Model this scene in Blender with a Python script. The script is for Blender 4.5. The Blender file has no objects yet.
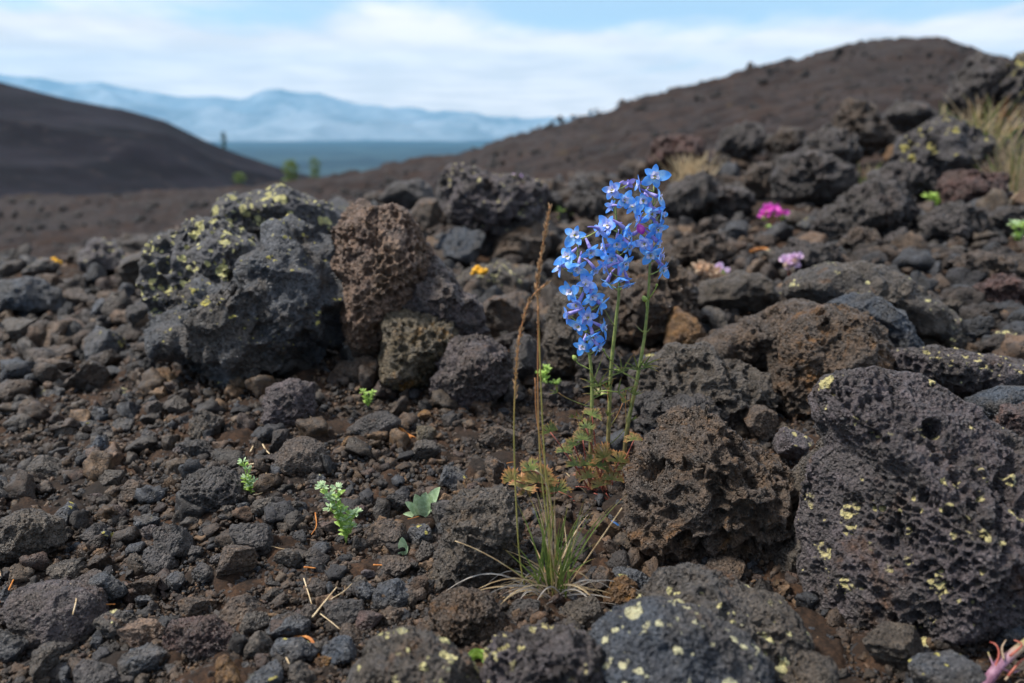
import bpy, bmesh, math, random
import numpy as np
from mathutils import Vector, Matrix
R = math.radians
S = bpy.context.scene
COL = S.collection
rnd = random.Random(7)
rng = np.random.default_rng(11)

# ------------------------------------------------------------------ camera
F = 796.0
PITCH = R(14.8)
cp, sp = math.cos(PITCH), math.sin(PITCH)
H0 = 0.34
cam_d = bpy.data.cameras.new('camera')
cam = bpy.data.objects.new('camera', cam_d); COL.objects.link(cam)
cam.location = (0, 0, 0)
cam.rotation_euler = (R(90) - PITCH, 0, 0)
cam_d.sensor_width = 36; cam_d.lens = 36 * F / 1024
cam_d.clip_start = 0.02; cam_d.clip_end = 200000
cam_d.dof.use_dof = True; cam_d.dof.focus_distance = 0.65; cam_d.dof.aperture_fstop = 5.2
S.camera = cam

def ray(px, py):
    a = (px - 512) / F; b = -(py - 341.5) / F
    return np.array([a, cp + b * sp, -sp + b * cp])       # unit forward depth
def e_of(py):                                              # tangent of elevation for an image row
    b = -(py - 341.5) / F
    return (-sp + b * cp) / (cp + b * sp)
def u_of(px, py=170):
    d = ray(px, py); return d[0] / d[1]
def WY(px, py, Y):
    d = ray(px, py); return Vector(d * (Y / d[1]))
def WZ(px, py, zc):
    return Vector(ray(px, py) * zc)

# ------------------------------------------------------------------ noise
def _h(ix, iy, iz, s):
    with np.errstate(over='ignore'):
        h = (ix.astype(np.uint32) * np.uint32(374761393) + iy.astype(np.uint32) * np.uint32(668265263)
             + iz.astype(np.uint32) * np.uint32(2246822519) + np.uint32((s * 3266489917) & 0xffffffff))
        h = (h ^ (h >> np.uint32(13))) * np.uint32(1274126177)
        h = (h ^ (h >> np.uint32(16))) * np.uint32(2654435761)
        h = h ^ (h >> np.uint32(15))
    return h.astype(np.float32) * np.float32(1 / 4294967296.0)
def vn(P, s=0):
    I = np.floor(P).astype(np.int64); f = (P - I).astype(np.float32); f = f * f * (3 - 2 * f)
    x, y, z = I[:, 0], I[:, 1], I[:, 2]
    o = 0
    for dx in (0, 1):
        wx = f[:, 0] if dx else 1 - f[:, 0]
        for dy in (0, 1):
            wy = f[:, 1] if dy else 1 - f[:, 1]
            for dz in (0, 1):
                wz = f[:, 2] if dz else 1 - f[:, 2]
                o = o + wx * wy * wz * _h(x + dx, y + dy, z + dz, s)
    return o * 2 - 1
def fbm(P, o=3, s=0):
    r = 0; a = 1.0; t = 0
    for k in range(o):
        r = r + a * vn(P * (2.03 ** k) + k * 7.3, s + k); t += a; a *= .5
    return r / t
def worley(P, s=0):
    I = np.floor(P).astype(np.int64)
    n = len(P); f1 = np.full(n, 9., np.float32); f2 = f1.copy(); c = np.zeros(n, np.float32)
    for dx in (-1, 0, 1):
        for dy in (-1, 0, 1):
            for dz in (-1, 0, 1):
                x, y, z = I[:, 0] + dx, I[:, 1] + dy, I[:, 2] + dz
                a = _h(x, y, z, s); b = _h(x, y, z, s + 101); d = _h(x, y, z, s + 202)
                D = np.sqrt((x + a - P[:, 0]) ** 2 + (y + b - P[:, 1]) ** 2 + (z + d - P[:, 2]) ** 2).astype(np.float32)
                m = D < f1
                f2 = np.where(m, f1, np.minimum(f2, D)); c = np.where(m, a, c); f1 = np.where(m, D, f1)
    return f1, f2, c

# ------------------------------------------------------------------ terrain
CPX = np.array([-200, 0, 100, 170, 250, 350, 450, 550, 650, 750, 850, 950, 1024, 1200])
CPY = np.array([278, 272, 262, 250, 238, 216, 206, 196, 180, 162, 142, 122, 112, 105])
CDI = np.array([2.0, 2.0, 2.0, 1.9, 1.9, 2.2, 2.6, 3.0, 3.6, 4.2, 4.6, 5.0, 5.4, 6.0])
HPX = np.array([-200, 0, 120, 220, 310, 350, 400, 440, 480, 512, 560, 612, 627, 677, 697, 737, 792, 828, 850, 900, 945, 962, 985, 1024, 1200])
HPY = np.array([205, 200, 196, 190, 184, 176, 165, 157, 147, 137, 120, 106, 99, 88, 85, 72, 59, 48, 43, 41, 41, 47, 56, 66, 90])
CU = np.array([u_of(x, y) for x, y in zip(CPX, CPY)]); CE = np.array([e_of(y) for y in CPY])
HU = np.array([u_of(x, y) for x, y in zip(HPX, HPY)]); HE = np.array([e_of(y) for y in HPY])
YH = 36.0
PLAIN = -100.0
def base_h(u, Y):
    u = np.asarray(u, float); Y = np.asarray(Y, float)
    ce = np.interp(u, CU, CE); cd = np.interp(u, CU, CDI); he = np.interp(u, HU, HE)
    t = np.clip(Y / cd, 0, 1)
    near = -H0 + (ce * cd + H0) * t ** 1.25
    dip = np.interp(u, [-.7, -.1, .3, .7], [.035, .03, .008, .0])
    l = np.clip(np.log(np.maximum(Y, .01) / cd) / np.log(YH / cd), 0, 1)
    e = ce + (he - ce) * l ** 1.1 - dip * np.sin(np.pi * np.clip(l * 1.0, 0, 1)) ** .8 * (1 - l)
    mid = e * Y
    far = np.maximum(he * YH - (Y - YH) * 0.13, PLAIN)
    return np.where(Y <= cd, near, np.where(Y <= YH, mid, far))
def ground_z(x, y):
    r = math.hypot(x, y); a = math.atan2(x, y); lim = R(52)
    if abs(a) > lim: a = math.copysign(lim * (1 - (abs(a) - lim) / (math.pi - lim)), a)
    return float(base_h(math.tan(a), r * math.cos(a)))
def hit(px, py):
    d = ray(px, py); t = 0.2
    while t < 60:
        if d[2] * t <= base_h(d[0] / d[1], d[1] * t): return t
        t *= 1.006
    return 60
# ------------------------------------------------------------------ materials
def lin(h):
    h = h.lstrip('#'); v = [int(h[i:i + 2], 16) / 255 for i in (0, 2, 4)]
    return tuple(c / 12.92 if c <= .04045 else ((c + .055) / 1.055) ** 2.4 for c in v)
class NT:
    def __init__(s, name):
        s.m = bpy.data.materials.new(name); s.m.use_nodes = True; s.t = s.m.node_tree; s.t.nodes.clear()
        s.out = s.n('ShaderNodeOutputMaterial')
    def n(s, ty, **k):
        x = s.t.nodes.new(ty)
        for a, b in k.items(): setattr(x, a, b)
        return x
    def l(s, a, b): s.t.links.new(a, b)
    def val(s, sock, v):
        if isinstance(v, (int, float)): sock.default_value = v
        elif isinstance(v, tuple): sock.default_value = v if len(v) == 4 or sock.type == 'VECTOR' else (*v, 1)
        else: s.l(v, sock)
    def math(s, op, a, b=0.0, clamp=False):
        x = s.n('ShaderNodeMath', operation=op, use_clamp=clamp); s.val(x.inputs[0], a); s.val(x.inputs[1], b); return x.outputs[0]
    def mix(s, f, a, b, mode='MIX'):
        x = s.n('ShaderNodeMix', data_type='RGBA', blend_type=mode); s.val(x.inputs[0], f); s.val(x.inputs[6], a); s.val(x.inputs[7], b); return x.outputs[2]
    def noise(s, co, scale, det=3, rough=.6, dist=0.):
        x = s.n('ShaderNodeTexNoise'); s.l(co, x.inputs['Vector']); x.inputs['Scale'].default_value = scale
        x.inputs['Detail'].default_value = det; x.inputs['Roughness'].default_value = rough; x.inputs['Distortion'].default_value = dist
        return x.outputs['Fac']
    def vor(s, co, scale, feat='F1', rand=1.):
        x = s.n('ShaderNodeTexVoronoi', feature=feat); s.l(co, x.inputs['Vector']); x.inputs['Scale'].default_value = scale
        x.inputs['Randomness'].default_value = rand
        return x
    def ramp(s, v, a, b, c=0., d=1.):
        x = s.n('ShaderNodeMapRange', interpolation_type='SMOOTHSTEP'); s.val(x.inputs[0], v)
        for i, k in enumerate((a, b, c, d)): x.inputs[1 + i].default_value = k
        return x.outputs[0]
    def coords(s, per_object=True):
        tc = s.n('ShaderNodeTexCoord')
        if not per_object: return tc.outputs['Object']
        oi = s.n('ShaderNodeObjectInfo')
        v = s.n('ShaderNodeVectorMath', operation='MULTIPLY_ADD'); s.l(oi.outputs['Random'], v.inputs[0]); v.inputs[1].default_value = (17.3, 9.1, 23.7)
        s.l(tc.outputs['Object'], v.inputs[2]); return v.outputs[0]
    def finish(s, col, rough=.8, bump=None, bd=.001, bs=.6, spec=.35, trans=0.):
        b = s.n('ShaderNodeBsdfPrincipled'); s.val(b.inputs['Base Color'], col); s.val(b.inputs['Roughness'], rough)
        b.inputs['Specular IOR Level'].default_value = spec
        if bump is not None:
            x = s.n('ShaderNodeBump'); x.inputs['Strength'].default_value = bs; x.inputs['Distance'].default_value = bd
            s.l(bump, x.inputs['Height']); s.l(x.outputs[0], b.inputs['Normal'])
        o = b.outputs[0]
        if trans:
            t = s.n('ShaderNodeBsdfTranslucent'); s.val(t.inputs['Color'], col)
            m = s.n('ShaderNodeMixShader'); m.inputs[0].default_value = trans; s.l(o, m.inputs[1]); s.l(t.outputs[0], m.inputs[2]); o = m.outputs[0]
        s.l(o, s.out.inputs['Surface']); return s.m

def rock_mat(name, c1, c2, c3=None, c3a=.5, rust=None, rusta=0., lichen=0., lcol='#b9ae5c', sc=1., rough=.56, spec=.55, bs=1., fleck=0., lsc=.6):
    """c1/c2 mottled, c3 broad patches, rust = oxide stain inside and round the vesicles, lichen = crusts on upper faces"""
    n = NT(name); co = n.coords()
    f1 = n.ramp(n.noise(co, 45 * sc, 5, .62, .4), .34, .66)
    col = n.mix(f1, lin(c1), lin(c2))
    if c3: col = n.mix(n.math('MULTIPLY', n.ramp(n.noise(co, 18 * sc, 4, .6, .8), .46, .62), c3a), col, lin(c3))
    at = n.n('ShaderNodeAttribute', attribute_name='pit')
    if rust:
        rm = n.math('MULTIPLY', n.ramp(n.noise(co, 24 * sc, 5, .65, 1.), .64 - .2 * rusta, .76 - .18 * rusta), .75)
        rm = n.math('MULTIPLY', rm, n.ramp(n.noise(co, 160 * sc, 3), .35, .6, .35, 1.))
        col = n.mix(n.math('MULTIPLY', rm, .85), col, lin(rust))
    hs = n.n('ShaderNodeHueSaturation'); n.l(col, hs.inputs['Color']); hs.inputs['Saturation'].default_value = 1.5; hs.inputs['Value'].default_value = 1.06; col = hs.outputs[0]
    mv = n.vor(co, 520 * sc).outputs['Distance']; mp = n.math('MULTIPLY', n.ramp(mv, .42, .18), n.ramp(n.noise(co, 70 * sc, 3), .42, .58, .15, 1.))
    sp_ = n.noise(co, 420 * sc, 3, .7)
    col = n.mix(n.ramp(n.noise(co, 130 * sc, 5, .7, .6), .42, .6), n.mix(.35, col, (0.012, .011, .010)), n.mix(.05, col, (.34, .24, .15)))
    col = n.mix(n.ramp(sp_, .32, .68, .0, 1.), n.mix(.6, col, (0.006, .0055, .005)), n.mix(.13, col, (.36, .31, .26)))
    col = n.mix(n.math('MULTIPLY', n.ramp(at.outputs['Fac'], .25, .0), .05), col, (.34, .31, .30))
    gl = n.math('LESS_THAN', n.vor(co, 330 * sc).outputs['Distance'], .16)
    gl = n.math('MULTIPLY', gl, n.ramp(n.noise(co, 90 * sc, 2), .50, .58))
    col = n.mix(n.math('MULTIPLY', gl, .35 + fleck), col, (.32, .29, .25))
    h = n.math('ADD', n.math('MULTIPLY', n.noise(co, 300 * sc, 6, .72), 1.3), n.math('MULTIPLY', n.ramp(n.vor(co, 260 * sc).outputs['Distance'], .05, .45), .9))
    h = n.math('ADD', h, n.math('MULTIPLY', n.noise(co, 90 * sc, 4, .6), 1.6))
    mv2 = n.vor(co, 230 * sc).outputs['Distance']; h = n.math('SUBTRACT', h, n.math('MULTIPLY', n.ramp(mv2, .36, .24), n.ramp(n.noise(co, 50 * sc, 3), .45, .55, .2, 1.6)))
    h = n.math('SUBTRACT', h, n.math('MULTIPLY', mp, 1.1))
    rr = n.ramp(n.noise(co, 60 * sc, 3), .3, .7, rough - .12, rough + .1)
    if lichen > 0:
        dx = n.n('ShaderNodeTexNoise'); n.l(co, dx.inputs['Vector']); dx.inputs['Scale'].default_value = 170 * sc * lsc * 1.4; dx.inputs['Detail'].default_value = 3
        vm = n.n('ShaderNodeVectorMath', operation='MULTIPLY_ADD'); n.l(dx.outputs['Color'], vm.inputs[0]); vm.inputs[1].default_value = (.0036 / sc / lsc,) * 3; n.l(co, vm.inputs[2])
        geo = n.n('ShaderNodeNewGeometry'); sx = n.n('ShaderNodeSeparateXYZ'); n.l(geo.outputs['Normal'], sx.inputs[0])
        up = n.ramp(sx.outputs[2], -.3, .7, .0, 1.)
        clus = n.ramp(n.math('ADD', n.noise(co, 22 * sc, 3, .6), n.math('MULTIPLY', up, .16)), .70 - .2 * lichen, .78 - .2 * lichen)
        tot = None
        for vs, rad in ((110, .42), (240, .40)):
            v = n.vor(vm.outputs[0], vs * sc * lsc); sep = n.n('ShaderNodeSeparateColor'); n.l(v.outputs['Color'], sep.inputs[0])
            r_ = n.math('MULTIPLY', n.math('ADD', n.math('MULTIPLY', sep.outputs[0], .8), .2), rad * 1.1)
            m = n.math('MULTIPLY', n.ramp(n.math('SUBTRACT', r_, v.outputs['Distance']), .0, .02), n.math('GREATER_THAN', sep.outputs[1], .62 - .3 * lichen))
            tot = m if tot is None else n.math('MAXIMUM', tot, m)
        lm = n.math('MULTIPLY', tot, clus)
        lc = n.mix(n.noise(co, 400 * sc, 3), tuple(x * .7 for x in lin(lcol)), tuple(min(.85, x * 1.6) for x in lin(lcol)))
        lc = n.mix(n.ramp(n.noise(co, 130 * sc, 2), .55, .7), lc, lin('#a9a78e'))
        col = n.mix(n.math('MULTIPLY', lm, .93), col, lc)
        h = n.math('ADD', h, n.math('MULTIPLY', lm, .9)); rr = n.mix(lm, rr, (.95, .95, .95))
    return n.finish(col, rr, h, .0034 / sc, bs, spec)

RM = {}
def M(key):
    return RM[key]
def setup_rocks():
    A = RM
    A['slate'] = rock_mat('slate_lava', '#40444b', '#60656c', '#4b4540', .8, '#66503c', .2, lichen=.3)
    A['blue'] = rock_mat('blue_grey_lava', '#343b45', '#505b68', '#45423f', .6, '#66503c', .2)
    A['bluel'] = rock_mat('blue_grey_lichen_lava', '#3a414c', '#5b646f', '#4d4845', .6, '#6a5138', .2, lichen=.6, lcol='#d0c09a')
    A['lichen'] = rock_mat('lichen_crusted_lava', '#494b51', '#6a6b70', '#5c5850', .5, '#6a5138', .2, lichen=1.35, lcol='#d8c283', lsc=.36)
    A['purple'] = rock_mat('purple_vesicular_lava', '#463f42', '#685f62', '#544a44', .6, '#6b4f3d', .3)
    A['purplel'] = rock_mat('purple_lichen_lava', '#453f43', '#696267', '#44413f', .5, '#6b4f3d', .35, lichen=.5, lcol='#c6b67e')
    A['purpleg'] = rock_mat('purple_giant_lava', '#453f43', '#696267', '#44413f', .5, '#6b4f3d', .35, lichen=.36, lcol='#c6b67e', lsc=.5)
    A['brown'] = rock_mat('brown_lava', '#483d35', '#6e5d50', '#4e4642', .7, '#8d6744', .4, fleck=.3)
    A['pink'] = rock_mat('reddish_brown_lava', '#6c5a52', '#a08a7c', '#84705f', .5, '#a08060', .3, fleck=.5)
    A['pinkdark'] = rock_mat('dark_reddish_lava', '#4a3b39', '#685250', '#4a4244', .6, '#74503f', .4, fleck=.3)
    A['ochre'] = rock_mat('ochre_stained_lava', '#453a32', '#655345', '#50463f', .7, '#94683c', .6, fleck=.4)
    A['grey'] = rock_mat('grey_brown_lava', '#413b36', '#625a52', '#4c4642', .6, '#755a3c', .35, fleck=.2)
    A['greyl'] = rock_mat('grey_lichen_lava', '#433d39', '#655e57', '#494a4d', .6, '#8a6242', .4, lichen=.5, lcol='#d0bd88', fleck=.2)
    A['dark'] = rock_mat('dark_cinder', '#2c2a2c', '#474446', '#3d3b3c', .6, '#5f4634', .3)
    A['tan'] = rock_mat('tan_clod', '#6d5440', '#947353', '#7a644c', .6, '#a47d4e', .6, bs=.9)
    A['yel'] = rock_mat('yellow_stained_lava', '#564e42', '#7d715d', '#6a6254', .5, '#b48a5a', .55, fleck=.6)
    A['bdark'] = rock_mat('distant_dark_lava', '#353133', '#524c4d', '#44403e', .6, '#674b39', .35, sc=.4)
    A['bbrown'] = rock_mat('distant_brown_lava', '#463c37', '#655549', '#50463f', .6, '#7d5c3e', .4, sc=.4)
    A['blich'] = rock_mat('distant_lichen_lava', '#3b383c', '#575357', '#46423f', .5, '#745339', .3, lichen=.6, sc=.4, lsc=.8)
    A['bred'] = rock_mat('distant_red_lava', '#4e3a39', '#6a4f4c', '#4c3d38', .6, '#7d4c3a', .4, sc=.4)
    A['btan'] = rock_mat('distant_tan_lava', '#6e5842', '#917355', '#7a6248', .5, '#a67b50', .5, sc=.4)

# ------------------------------------------------------------------ mesh helpers
def mk(name, V, Fc, mat, parent=None, loc=(0, 0, 0), smooth=True, attrs=None):
    me = bpy.data.meshes.new(name)
    V = np.asarray(V, np.float32).reshape(-1, 3)
    me.vertices.add(len(V)); me.vertices.foreach_set('co', V.ravel())
    if isinstance(Fc, np.ndarray):
        k = Fc.shape[1]; nf = len(Fc)
        me.loops.add(nf * k); me.loops.foreach_set('vertex_index', Fc.ravel().astype(np.int32))
        me.polygons.add(nf); me.polygons.foreach_set('loop_start', np.arange(nf, dtype=np.int32) * k)
    else:
        ls = np.cumsum([0] + [len(f) for f in Fc])[:-1].astype(np.int32)
        fl = np.array([i for f in Fc for i in f], np.int32)
        me.loops.add(len(fl)); me.loops.foreach_set('vertex_index', fl)
        me.polygons.add(len(Fc)); me.polygons.foreach_set('loop_start', ls)
    me.update(calc_edges=True)
    if smooth: me.polygons.foreach_set('use_smooth', np.ones(len(me.polygons), bool))
    for an, av in (attrs or {}).items():
        if av.ndim == 2:
            a = me.color_attributes.new(an, 'FLOAT_COLOR', 'POINT'); a.data.foreach_set('color', np.c_[av, np.ones(len(av))].astype(np.float32).ravel())
        else:
            a = me.attributes.new(an, 'FLOAT', 'POINT'); a.data.foreach_set('value', av.astype(np.float32))
    if mat: me.materials.append(mat)
    o = bpy.data.objects.new(name, me); COL.objects.link(o); o.location = loc
    if parent: o.parent = parent
    return o
def tag(o, label=None, cat=None, group=None, kind=None):
    if label: o['label'] = label
    if cat: o['category'] = cat
    if group: o['group'] = group
    if kind: o['kind'] = kind
    return o
def empty(name, loc, label, cat, group=None):
    o = bpy.data.objects.new(name, None); COL.objects.link(o); o.location = loc; o.empty_display_size = .01
    return tag(o, label, cat, group)

_ico = {}
def ico(l):
    if l not in _ico:
        bm = bmesh.new(); bmesh.ops.create_icosphere(bm, subdivisions=l, radius=1)
        V = np.array([v.co[:] for v in bm.verts], np.float32); T = np.array([[v.index for v in f.verts] for f in bm.faces], np.int32); bm.free()
        _ico[l] = (V / np.linalg.norm(V, axis=1)[:, None], T)
    return _ico[l]
def normals(V, T):
    a, b, c = V[T[:, 0]], V[T[:, 1]], V[T[:, 2]]; n = np.cross(b - a, c - a); N = np.zeros_like(V)
    for k in range(3):
        for j in range(3): N[:, j] += np.bincount(T[:, k], weights=n[:, j], minlength=len(V))
    return N / (np.linalg.norm(N, axis=1)[:, None] + 1e-20)
def smst(x, a, b):
    t = np.clip((x - a) / (b - a), 0, 1); return t * t * (3 - 2 * t)

VES = {  # vesicle texture: (cell in units of rock size, depth, share of surface, foam amount)
    'none': [(.05, .35, .35, .2)], 'fine': [(.05, .5, .6, .4), (.028, .5, .8, .5)], 'med': [(.075, .7, .7, .5), (.035, .6, .8, .6)],
    'sponge': [(.075, 1.0, .95, .7), (.036, 1., .95, .7)], 'big': [(.13, .95, .9, .7), (.055, .9, .9, .6), (.028, .8, .8, .5)],
    'giant': [(.032, 1.25, .85, .8), (.066, 1.0, .42, .3), (.018, .9, .95, .6)], 'craggy': [(.11, .8, .7, .7), (.05, .7, .85, .7)]}
def rock_verts(level, seed, dims, poly=None, ves='fine', lump=.10, facets=9, rough=.035, ropey=0., hole=None, planes=None, crust=None):
    """dims = half sizes (x, depth, z) in metres; poly = angular radius table for the view silhouette"""
    r = np.random.default_rng(seed); V, T = ico(level); v = V.copy()
    if poly is None:
        K = r.normal(size=(facets + 5, 3)); K /= np.linalg.norm(K, axis=1)[:, None]; d = r.uniform(.42, .86, len(K))
        P = v * 1.1
    else:
        K = r.normal(size=(facets, 3)); K[:, 1] = -np.abs(K[:, 1]) - .35; K /= np.linalg.norm(K, axis=1)[:, None]; d = r.uniform(.74, .93, len(K))
        P = v.copy()
    if planes:
        K2 = np.array([p[:3] for p in planes], float); K2 /= np.linalg.norm(K2, axis=1)[:, None]; K = np.r_[K, K2]; d = np.r_[d, [p[3] for p in planes]]
    for k, dd in zip(K, d):
        t = P @ k - dd; P = P - k * (np.where(t > 0, t, 0) * .9)[:, None]
    if poly is None:
        mn, mx = P.min(0), P.max(0); P = (P - (mn + mx) / 2) / ((mx - mn) / 2)
        P = P * np.array(dims)
    else:
        th = np.arctan2(P[:, 2], P[:, 0]); rho = np.hypot(P[:, 0], P[:, 2])
        Rr = np.interp(th, poly[0], poly[1], period=2 * np.pi)
        rr = np.where(rho < 1, rho, 1) ** .9
        P = np.c_[np.cos(th) * Rr * rr, P[:, 1] * dims[1], np.sin(th) * Rr * rr]
    P = P.astype(np.float32); sz = float((dims[0] * dims[1] * dims[2]) ** (1 / 3)) * 2
    off = r.uniform(-50, 50, 3)
    N = normals(P, T); Q = P / sz + off
    P = P + N * (lump * sz * .5 * (fbm(Q * 2.6, 3, seed) + .55 * (np.abs(vn(Q * 5.5, seed + 5)) * -2 + .8)))[:, None]
    if ropey:
        W = Q.copy(); W[:, 0] += .25 * vn(Q * 2, seed + 9); W[:, 2] += .25 * vn(Q * 2 + 5, seed + 9)
        s_ = np.sin((W[:, 0] * .5 + W[:, 2]) * 42 + 4 * vn(Q * 3, seed + 3)); P = P + N * (ropey * sz * s_ * smst(vn(Q * 1.5, seed + 4), -.4, .3))[:, None]
    N = normals(P, T); Q = P / sz + off
    pit = np.zeros(len(P), np.float32)
    if level >= 4:
        P = P + N * (rough * sz * fbm(Q * 11, 4 if level > 4 else 2, seed + 20))[:, None]
        wob = np.c_[vn(Q * 14, seed + 31), vn(Q * 14 + 9, seed + 32), vn(Q * 14 + 19, seed + 33)]
        for c, dep, share, wall in VES[ves]:
            if c * 2 ** level < 1.1: continue
            mask = smst(fbm(Q * 3.2 + c * 100, 2, seed + 40), .28 - .62 * share - .12, .28 - .62 * share + .22)
            if crust is not None: mask = mask * (.40 + .60 * smst(P[:, 0] + .5 * dims[0] * fbm(Q * 4, 3, seed + 60) + .22 * P[:, 2], crust - .008, crust + .012))
            f1, f2, rc = worley(Q / c + wob * .22, seed + int(c * 1000))
            rad = .28 + .45 * rc
            h = np.sqrt(np.clip(1 - (f1 / rad) ** 2, 0, 1)) * (1 - wall * .5) + wall * smst(f2 - f1, .03, .5) * (.35 + .65 * rc)
            P = P - N * (h * mask * c * dep * sz * .8)[:, None]; pit = np.maximum(pit, h * mask)
    if hole is not None:
        for hx, hz, hr in hole:
            dd = np.hypot(P[:, 0] - hx, (P[:, 2] - hz) * 1.15); m = (N[:, 1] < .2)
            P = P + np.array([0, 1, -.2]) * (smst(-dd, -hr, -hr * .72) * m * hr * 2.2)[:, None]
    return P.astype(np.float32), T, pit
def lod(px):
    return 7 if px > 125 else 6 if px > 62 else 5 if px > 30 else 4 if px > 14 else 3
ROCKS = []
def poly_table(pts, ppx):
    P = np.array(pts, float); mn, mx = P.min(0), P.max(0)
    nx = np.roll(P, -1, 0); cr = P[:, 0] * nx[:, 1] - nx[:, 0] * P[:, 1]; A = cr.sum() / 2
    c = np.array([((P[:, 0] + nx[:, 0]) * cr).sum(), ((P[:, 1] + nx[:, 1]) * cr).sum()]) / (6 * A)
    th = np.linspace(-np.pi, np.pi, 96, endpoint=False); out = []
    for t in th:
        d = np.array([math.cos(t), -math.sin(t)]); best = 0
        for a, b in zip(P, nx):
            e = b - a; den = d[0] * e[1] - d[1] * e[0]
            if abs(den) < 1e-9: continue
            w = a - c; s_ = (w[0] * e[1] - w[1] * e[0]) / den; q = (w[0] * d[1] - w[1] * d[0]) / den
            if s_ > 0 and -1e-6 <= q <= 1 + 1e-6: best = max(best, s_)
        out.append(best)
    o = np.array(out); o = (o + np.roll(o, 1) * .5 + np.roll(o, -1) * .5) / 2
    return c, th, o, mn, mx
VIEW = np.array([[1, 0, 0], [0, cp, -sp], [0, sp, cp]])   # rows: right, depth, up
def rock(label, shape, mat, ves='med', base=None, cat='rock', name='lava_rock', dep=1., group=None, zc=None, lev=None, **k):
    """shape: silhouette polygon or bounding box as seen from the front; base: row where it meets the ground"""
    seed = len(ROCKS) * 13 + 5
    if len(shape) == 4 and not hasattr(shape[0], '__len__'):
        x0, y0, x1, y1 = shape; c = np.array([(x0 + x1) / 2, (y0 + y1) / 2]); mn = np.array([x0, y0]); mx = np.array([x1, y1]); tb = None
    else:
        c, th, o, mn, mx = poly_table(shape, 1); tb = (th, o)
    w, h = mx - mn
    b = base if base is not None else mx[1]
    D = zc or hit(c[0], b)
    hx, hz = w / 2 * D / F, h / 2 * D / F; hd = dep * math.sqrt(hx * hz) * 1.05
    D2 = D + hd * .55; s_ = D2 / F
    poly = (tb[0], tb[1] * s_) if tb is not None else None
    P, T, pit = rock_verts(lev or lod(max(w, h)), seed, (w / 2 * s_, hd, h / 2 * s_), poly, ves, **k)
    P = P @ VIEW
    o = mk(name, P, T, M(mat), loc=WZ(c[0], c[1], D2), attrs={'pit': pit})
    tag(o, label, cat, group); ROCKS.append((o, (mn[0], mn[1], mx[0], mx[1]), D2, hd)); return o
setup_rocks()
# ------------------------------------------------------------------ big rocks, from the photograph
L3 = rock('large folded blue-grey boulder with an arched ridge, left part of the outcrop', [(154,345),(176,314),(208,290),(248,286),(262,264),(275,246),(298,235),(322,243),(337,262),(343,300),(339,328),(318,340),(312,366),(288,385),(250,394),(212,386),(178,366)], 'slate', 'fine', base=392, name='lava_boulder', lump=.34, ropey=.007, dep=.85)
rock('dark lava boulder spotted with pale yellow lichen, left end of the outcrop', [(150,266),(165,238),(188,226),(214,222),(240,232),(264,250),(288,268),(296,300),(280,330),(250,350),(200,348),(165,336),(152,300)], 'lichen', 'craggy', base=372, name='lava_boulder', lump=.14)
rock('highest lichen-crusted boulder on the crest, behind the folded dark boulder', [(212,216),(228,199),(256,194),(285,190),(312,200),(336,208),(346,228),(330,250),(290,265),(250,258),(226,240)], 'lichen', 'fine', base=325, name='lava_boulder', lump=.15)
rock('big reddish-brown spongy boulder perched at the top of the rock pile', [(326,252),(330,228),(344,212),(352,200),(366,205),(396,202),(414,215),(428,235),(437,258),(432,284),(416,300),(402,330),(380,350),(352,352),(340,318),(330,285)], 'pink', 'sponge', base=392, name='lava_boulder', lump=.10, dep=.8)
rock('small knobbly brown knob at the top left of the reddish-brown spongy boulder', (352,199,374,216), 'pink', 'fine', zc=1.12)
rock('dark purple slope of vesicular lava at the right foot of the reddish-brown spongy boulder', [(385,300),(405,275),(432,258),(452,272),(480,305),(492,332),(470,348),(430,345),(400,338)], 'purple', 'med', base=392, lump=.14)
rock('yellow-stained pitted rock below the reddish-brown spongy boulder', [(376,322),(384,310),(404,307),(430,312),(452,324),(462,340),(446,360),(430,388),(408,403),(388,394),(380,362)], 'yel', 'sponge', base=402, name='lava_boulder', lump=.12)
rock('rounded purple-grey vesicular rock right of the yellow-stained pitted rock', [(430,388),(438,352),(456,334),(488,333),(508,350),(514,382),(496,406),(466,419),(440,414)], 'purple', 'sponge', base=416, name='lava_boulder', lump=.08)
rock('square-topped purple lava block on the crest between the brown boulder and the grass stalk', [(436,192),(442,170),(462,166),(485,168),(520,174),(546,188),(545,212),(528,238),(505,246),(478,238),(450,225),(440,210)], 'purplel', 'craggy', base=268, name='lava_boulder', lump=.13, dep=.8)
rock('blue-grey rock under the square-topped purple block', (438,228,486,266), 'blue', 'none', base=272)
rock('brown leaning rock with a white speck, right of the blue-grey rock on the crest', [(488,262),(500,235),(520,222),(540,222),(552,240),(545,262),(515,268)], 'brown', 'fine', base=270)
rock('ochre-topped rock wedged left of the square-topped purple block', (408,196,442,232), 'ochre', 'fine', base=268)
rock('dark jagged rock on the skyline of the crest, behind the brown spongy boulder', [(378,200),(392,184),(418,178),(432,188),(436,204),(404,212)], 'dark', 'fine', base=222)
rock('small blue-black rock on the skyline between the lichen boulder and the brown boulder', (330,196,352,226), 'slate', 'fine', base=235)
rock('lichen-speckled rock with an orange crust, below the square-topped purple block', [(452,285),(470,268),(500,262),(535,268),(550,285),(535,300),(495,305),(465,302)], 'greyl', 'fine', base=306)
rock('brown rounded rock left of the grass stalk, below the orange-crusted rock', (478,292,532,345), 'brown', 'fine', base=342)
rock('dark brown rock behind the lower blue flowers', [(540,345),(548,305),(566,284),(600,290),(618,322),(606,362),(576,380),(552,372)], 'grey', 'med', base=385, name='lava_boulder')
rock('dark rounded rock in the shade left of the green sprig beside the flower stems', (500,335,545,385), 'dark', 'fine', base=390)
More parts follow.
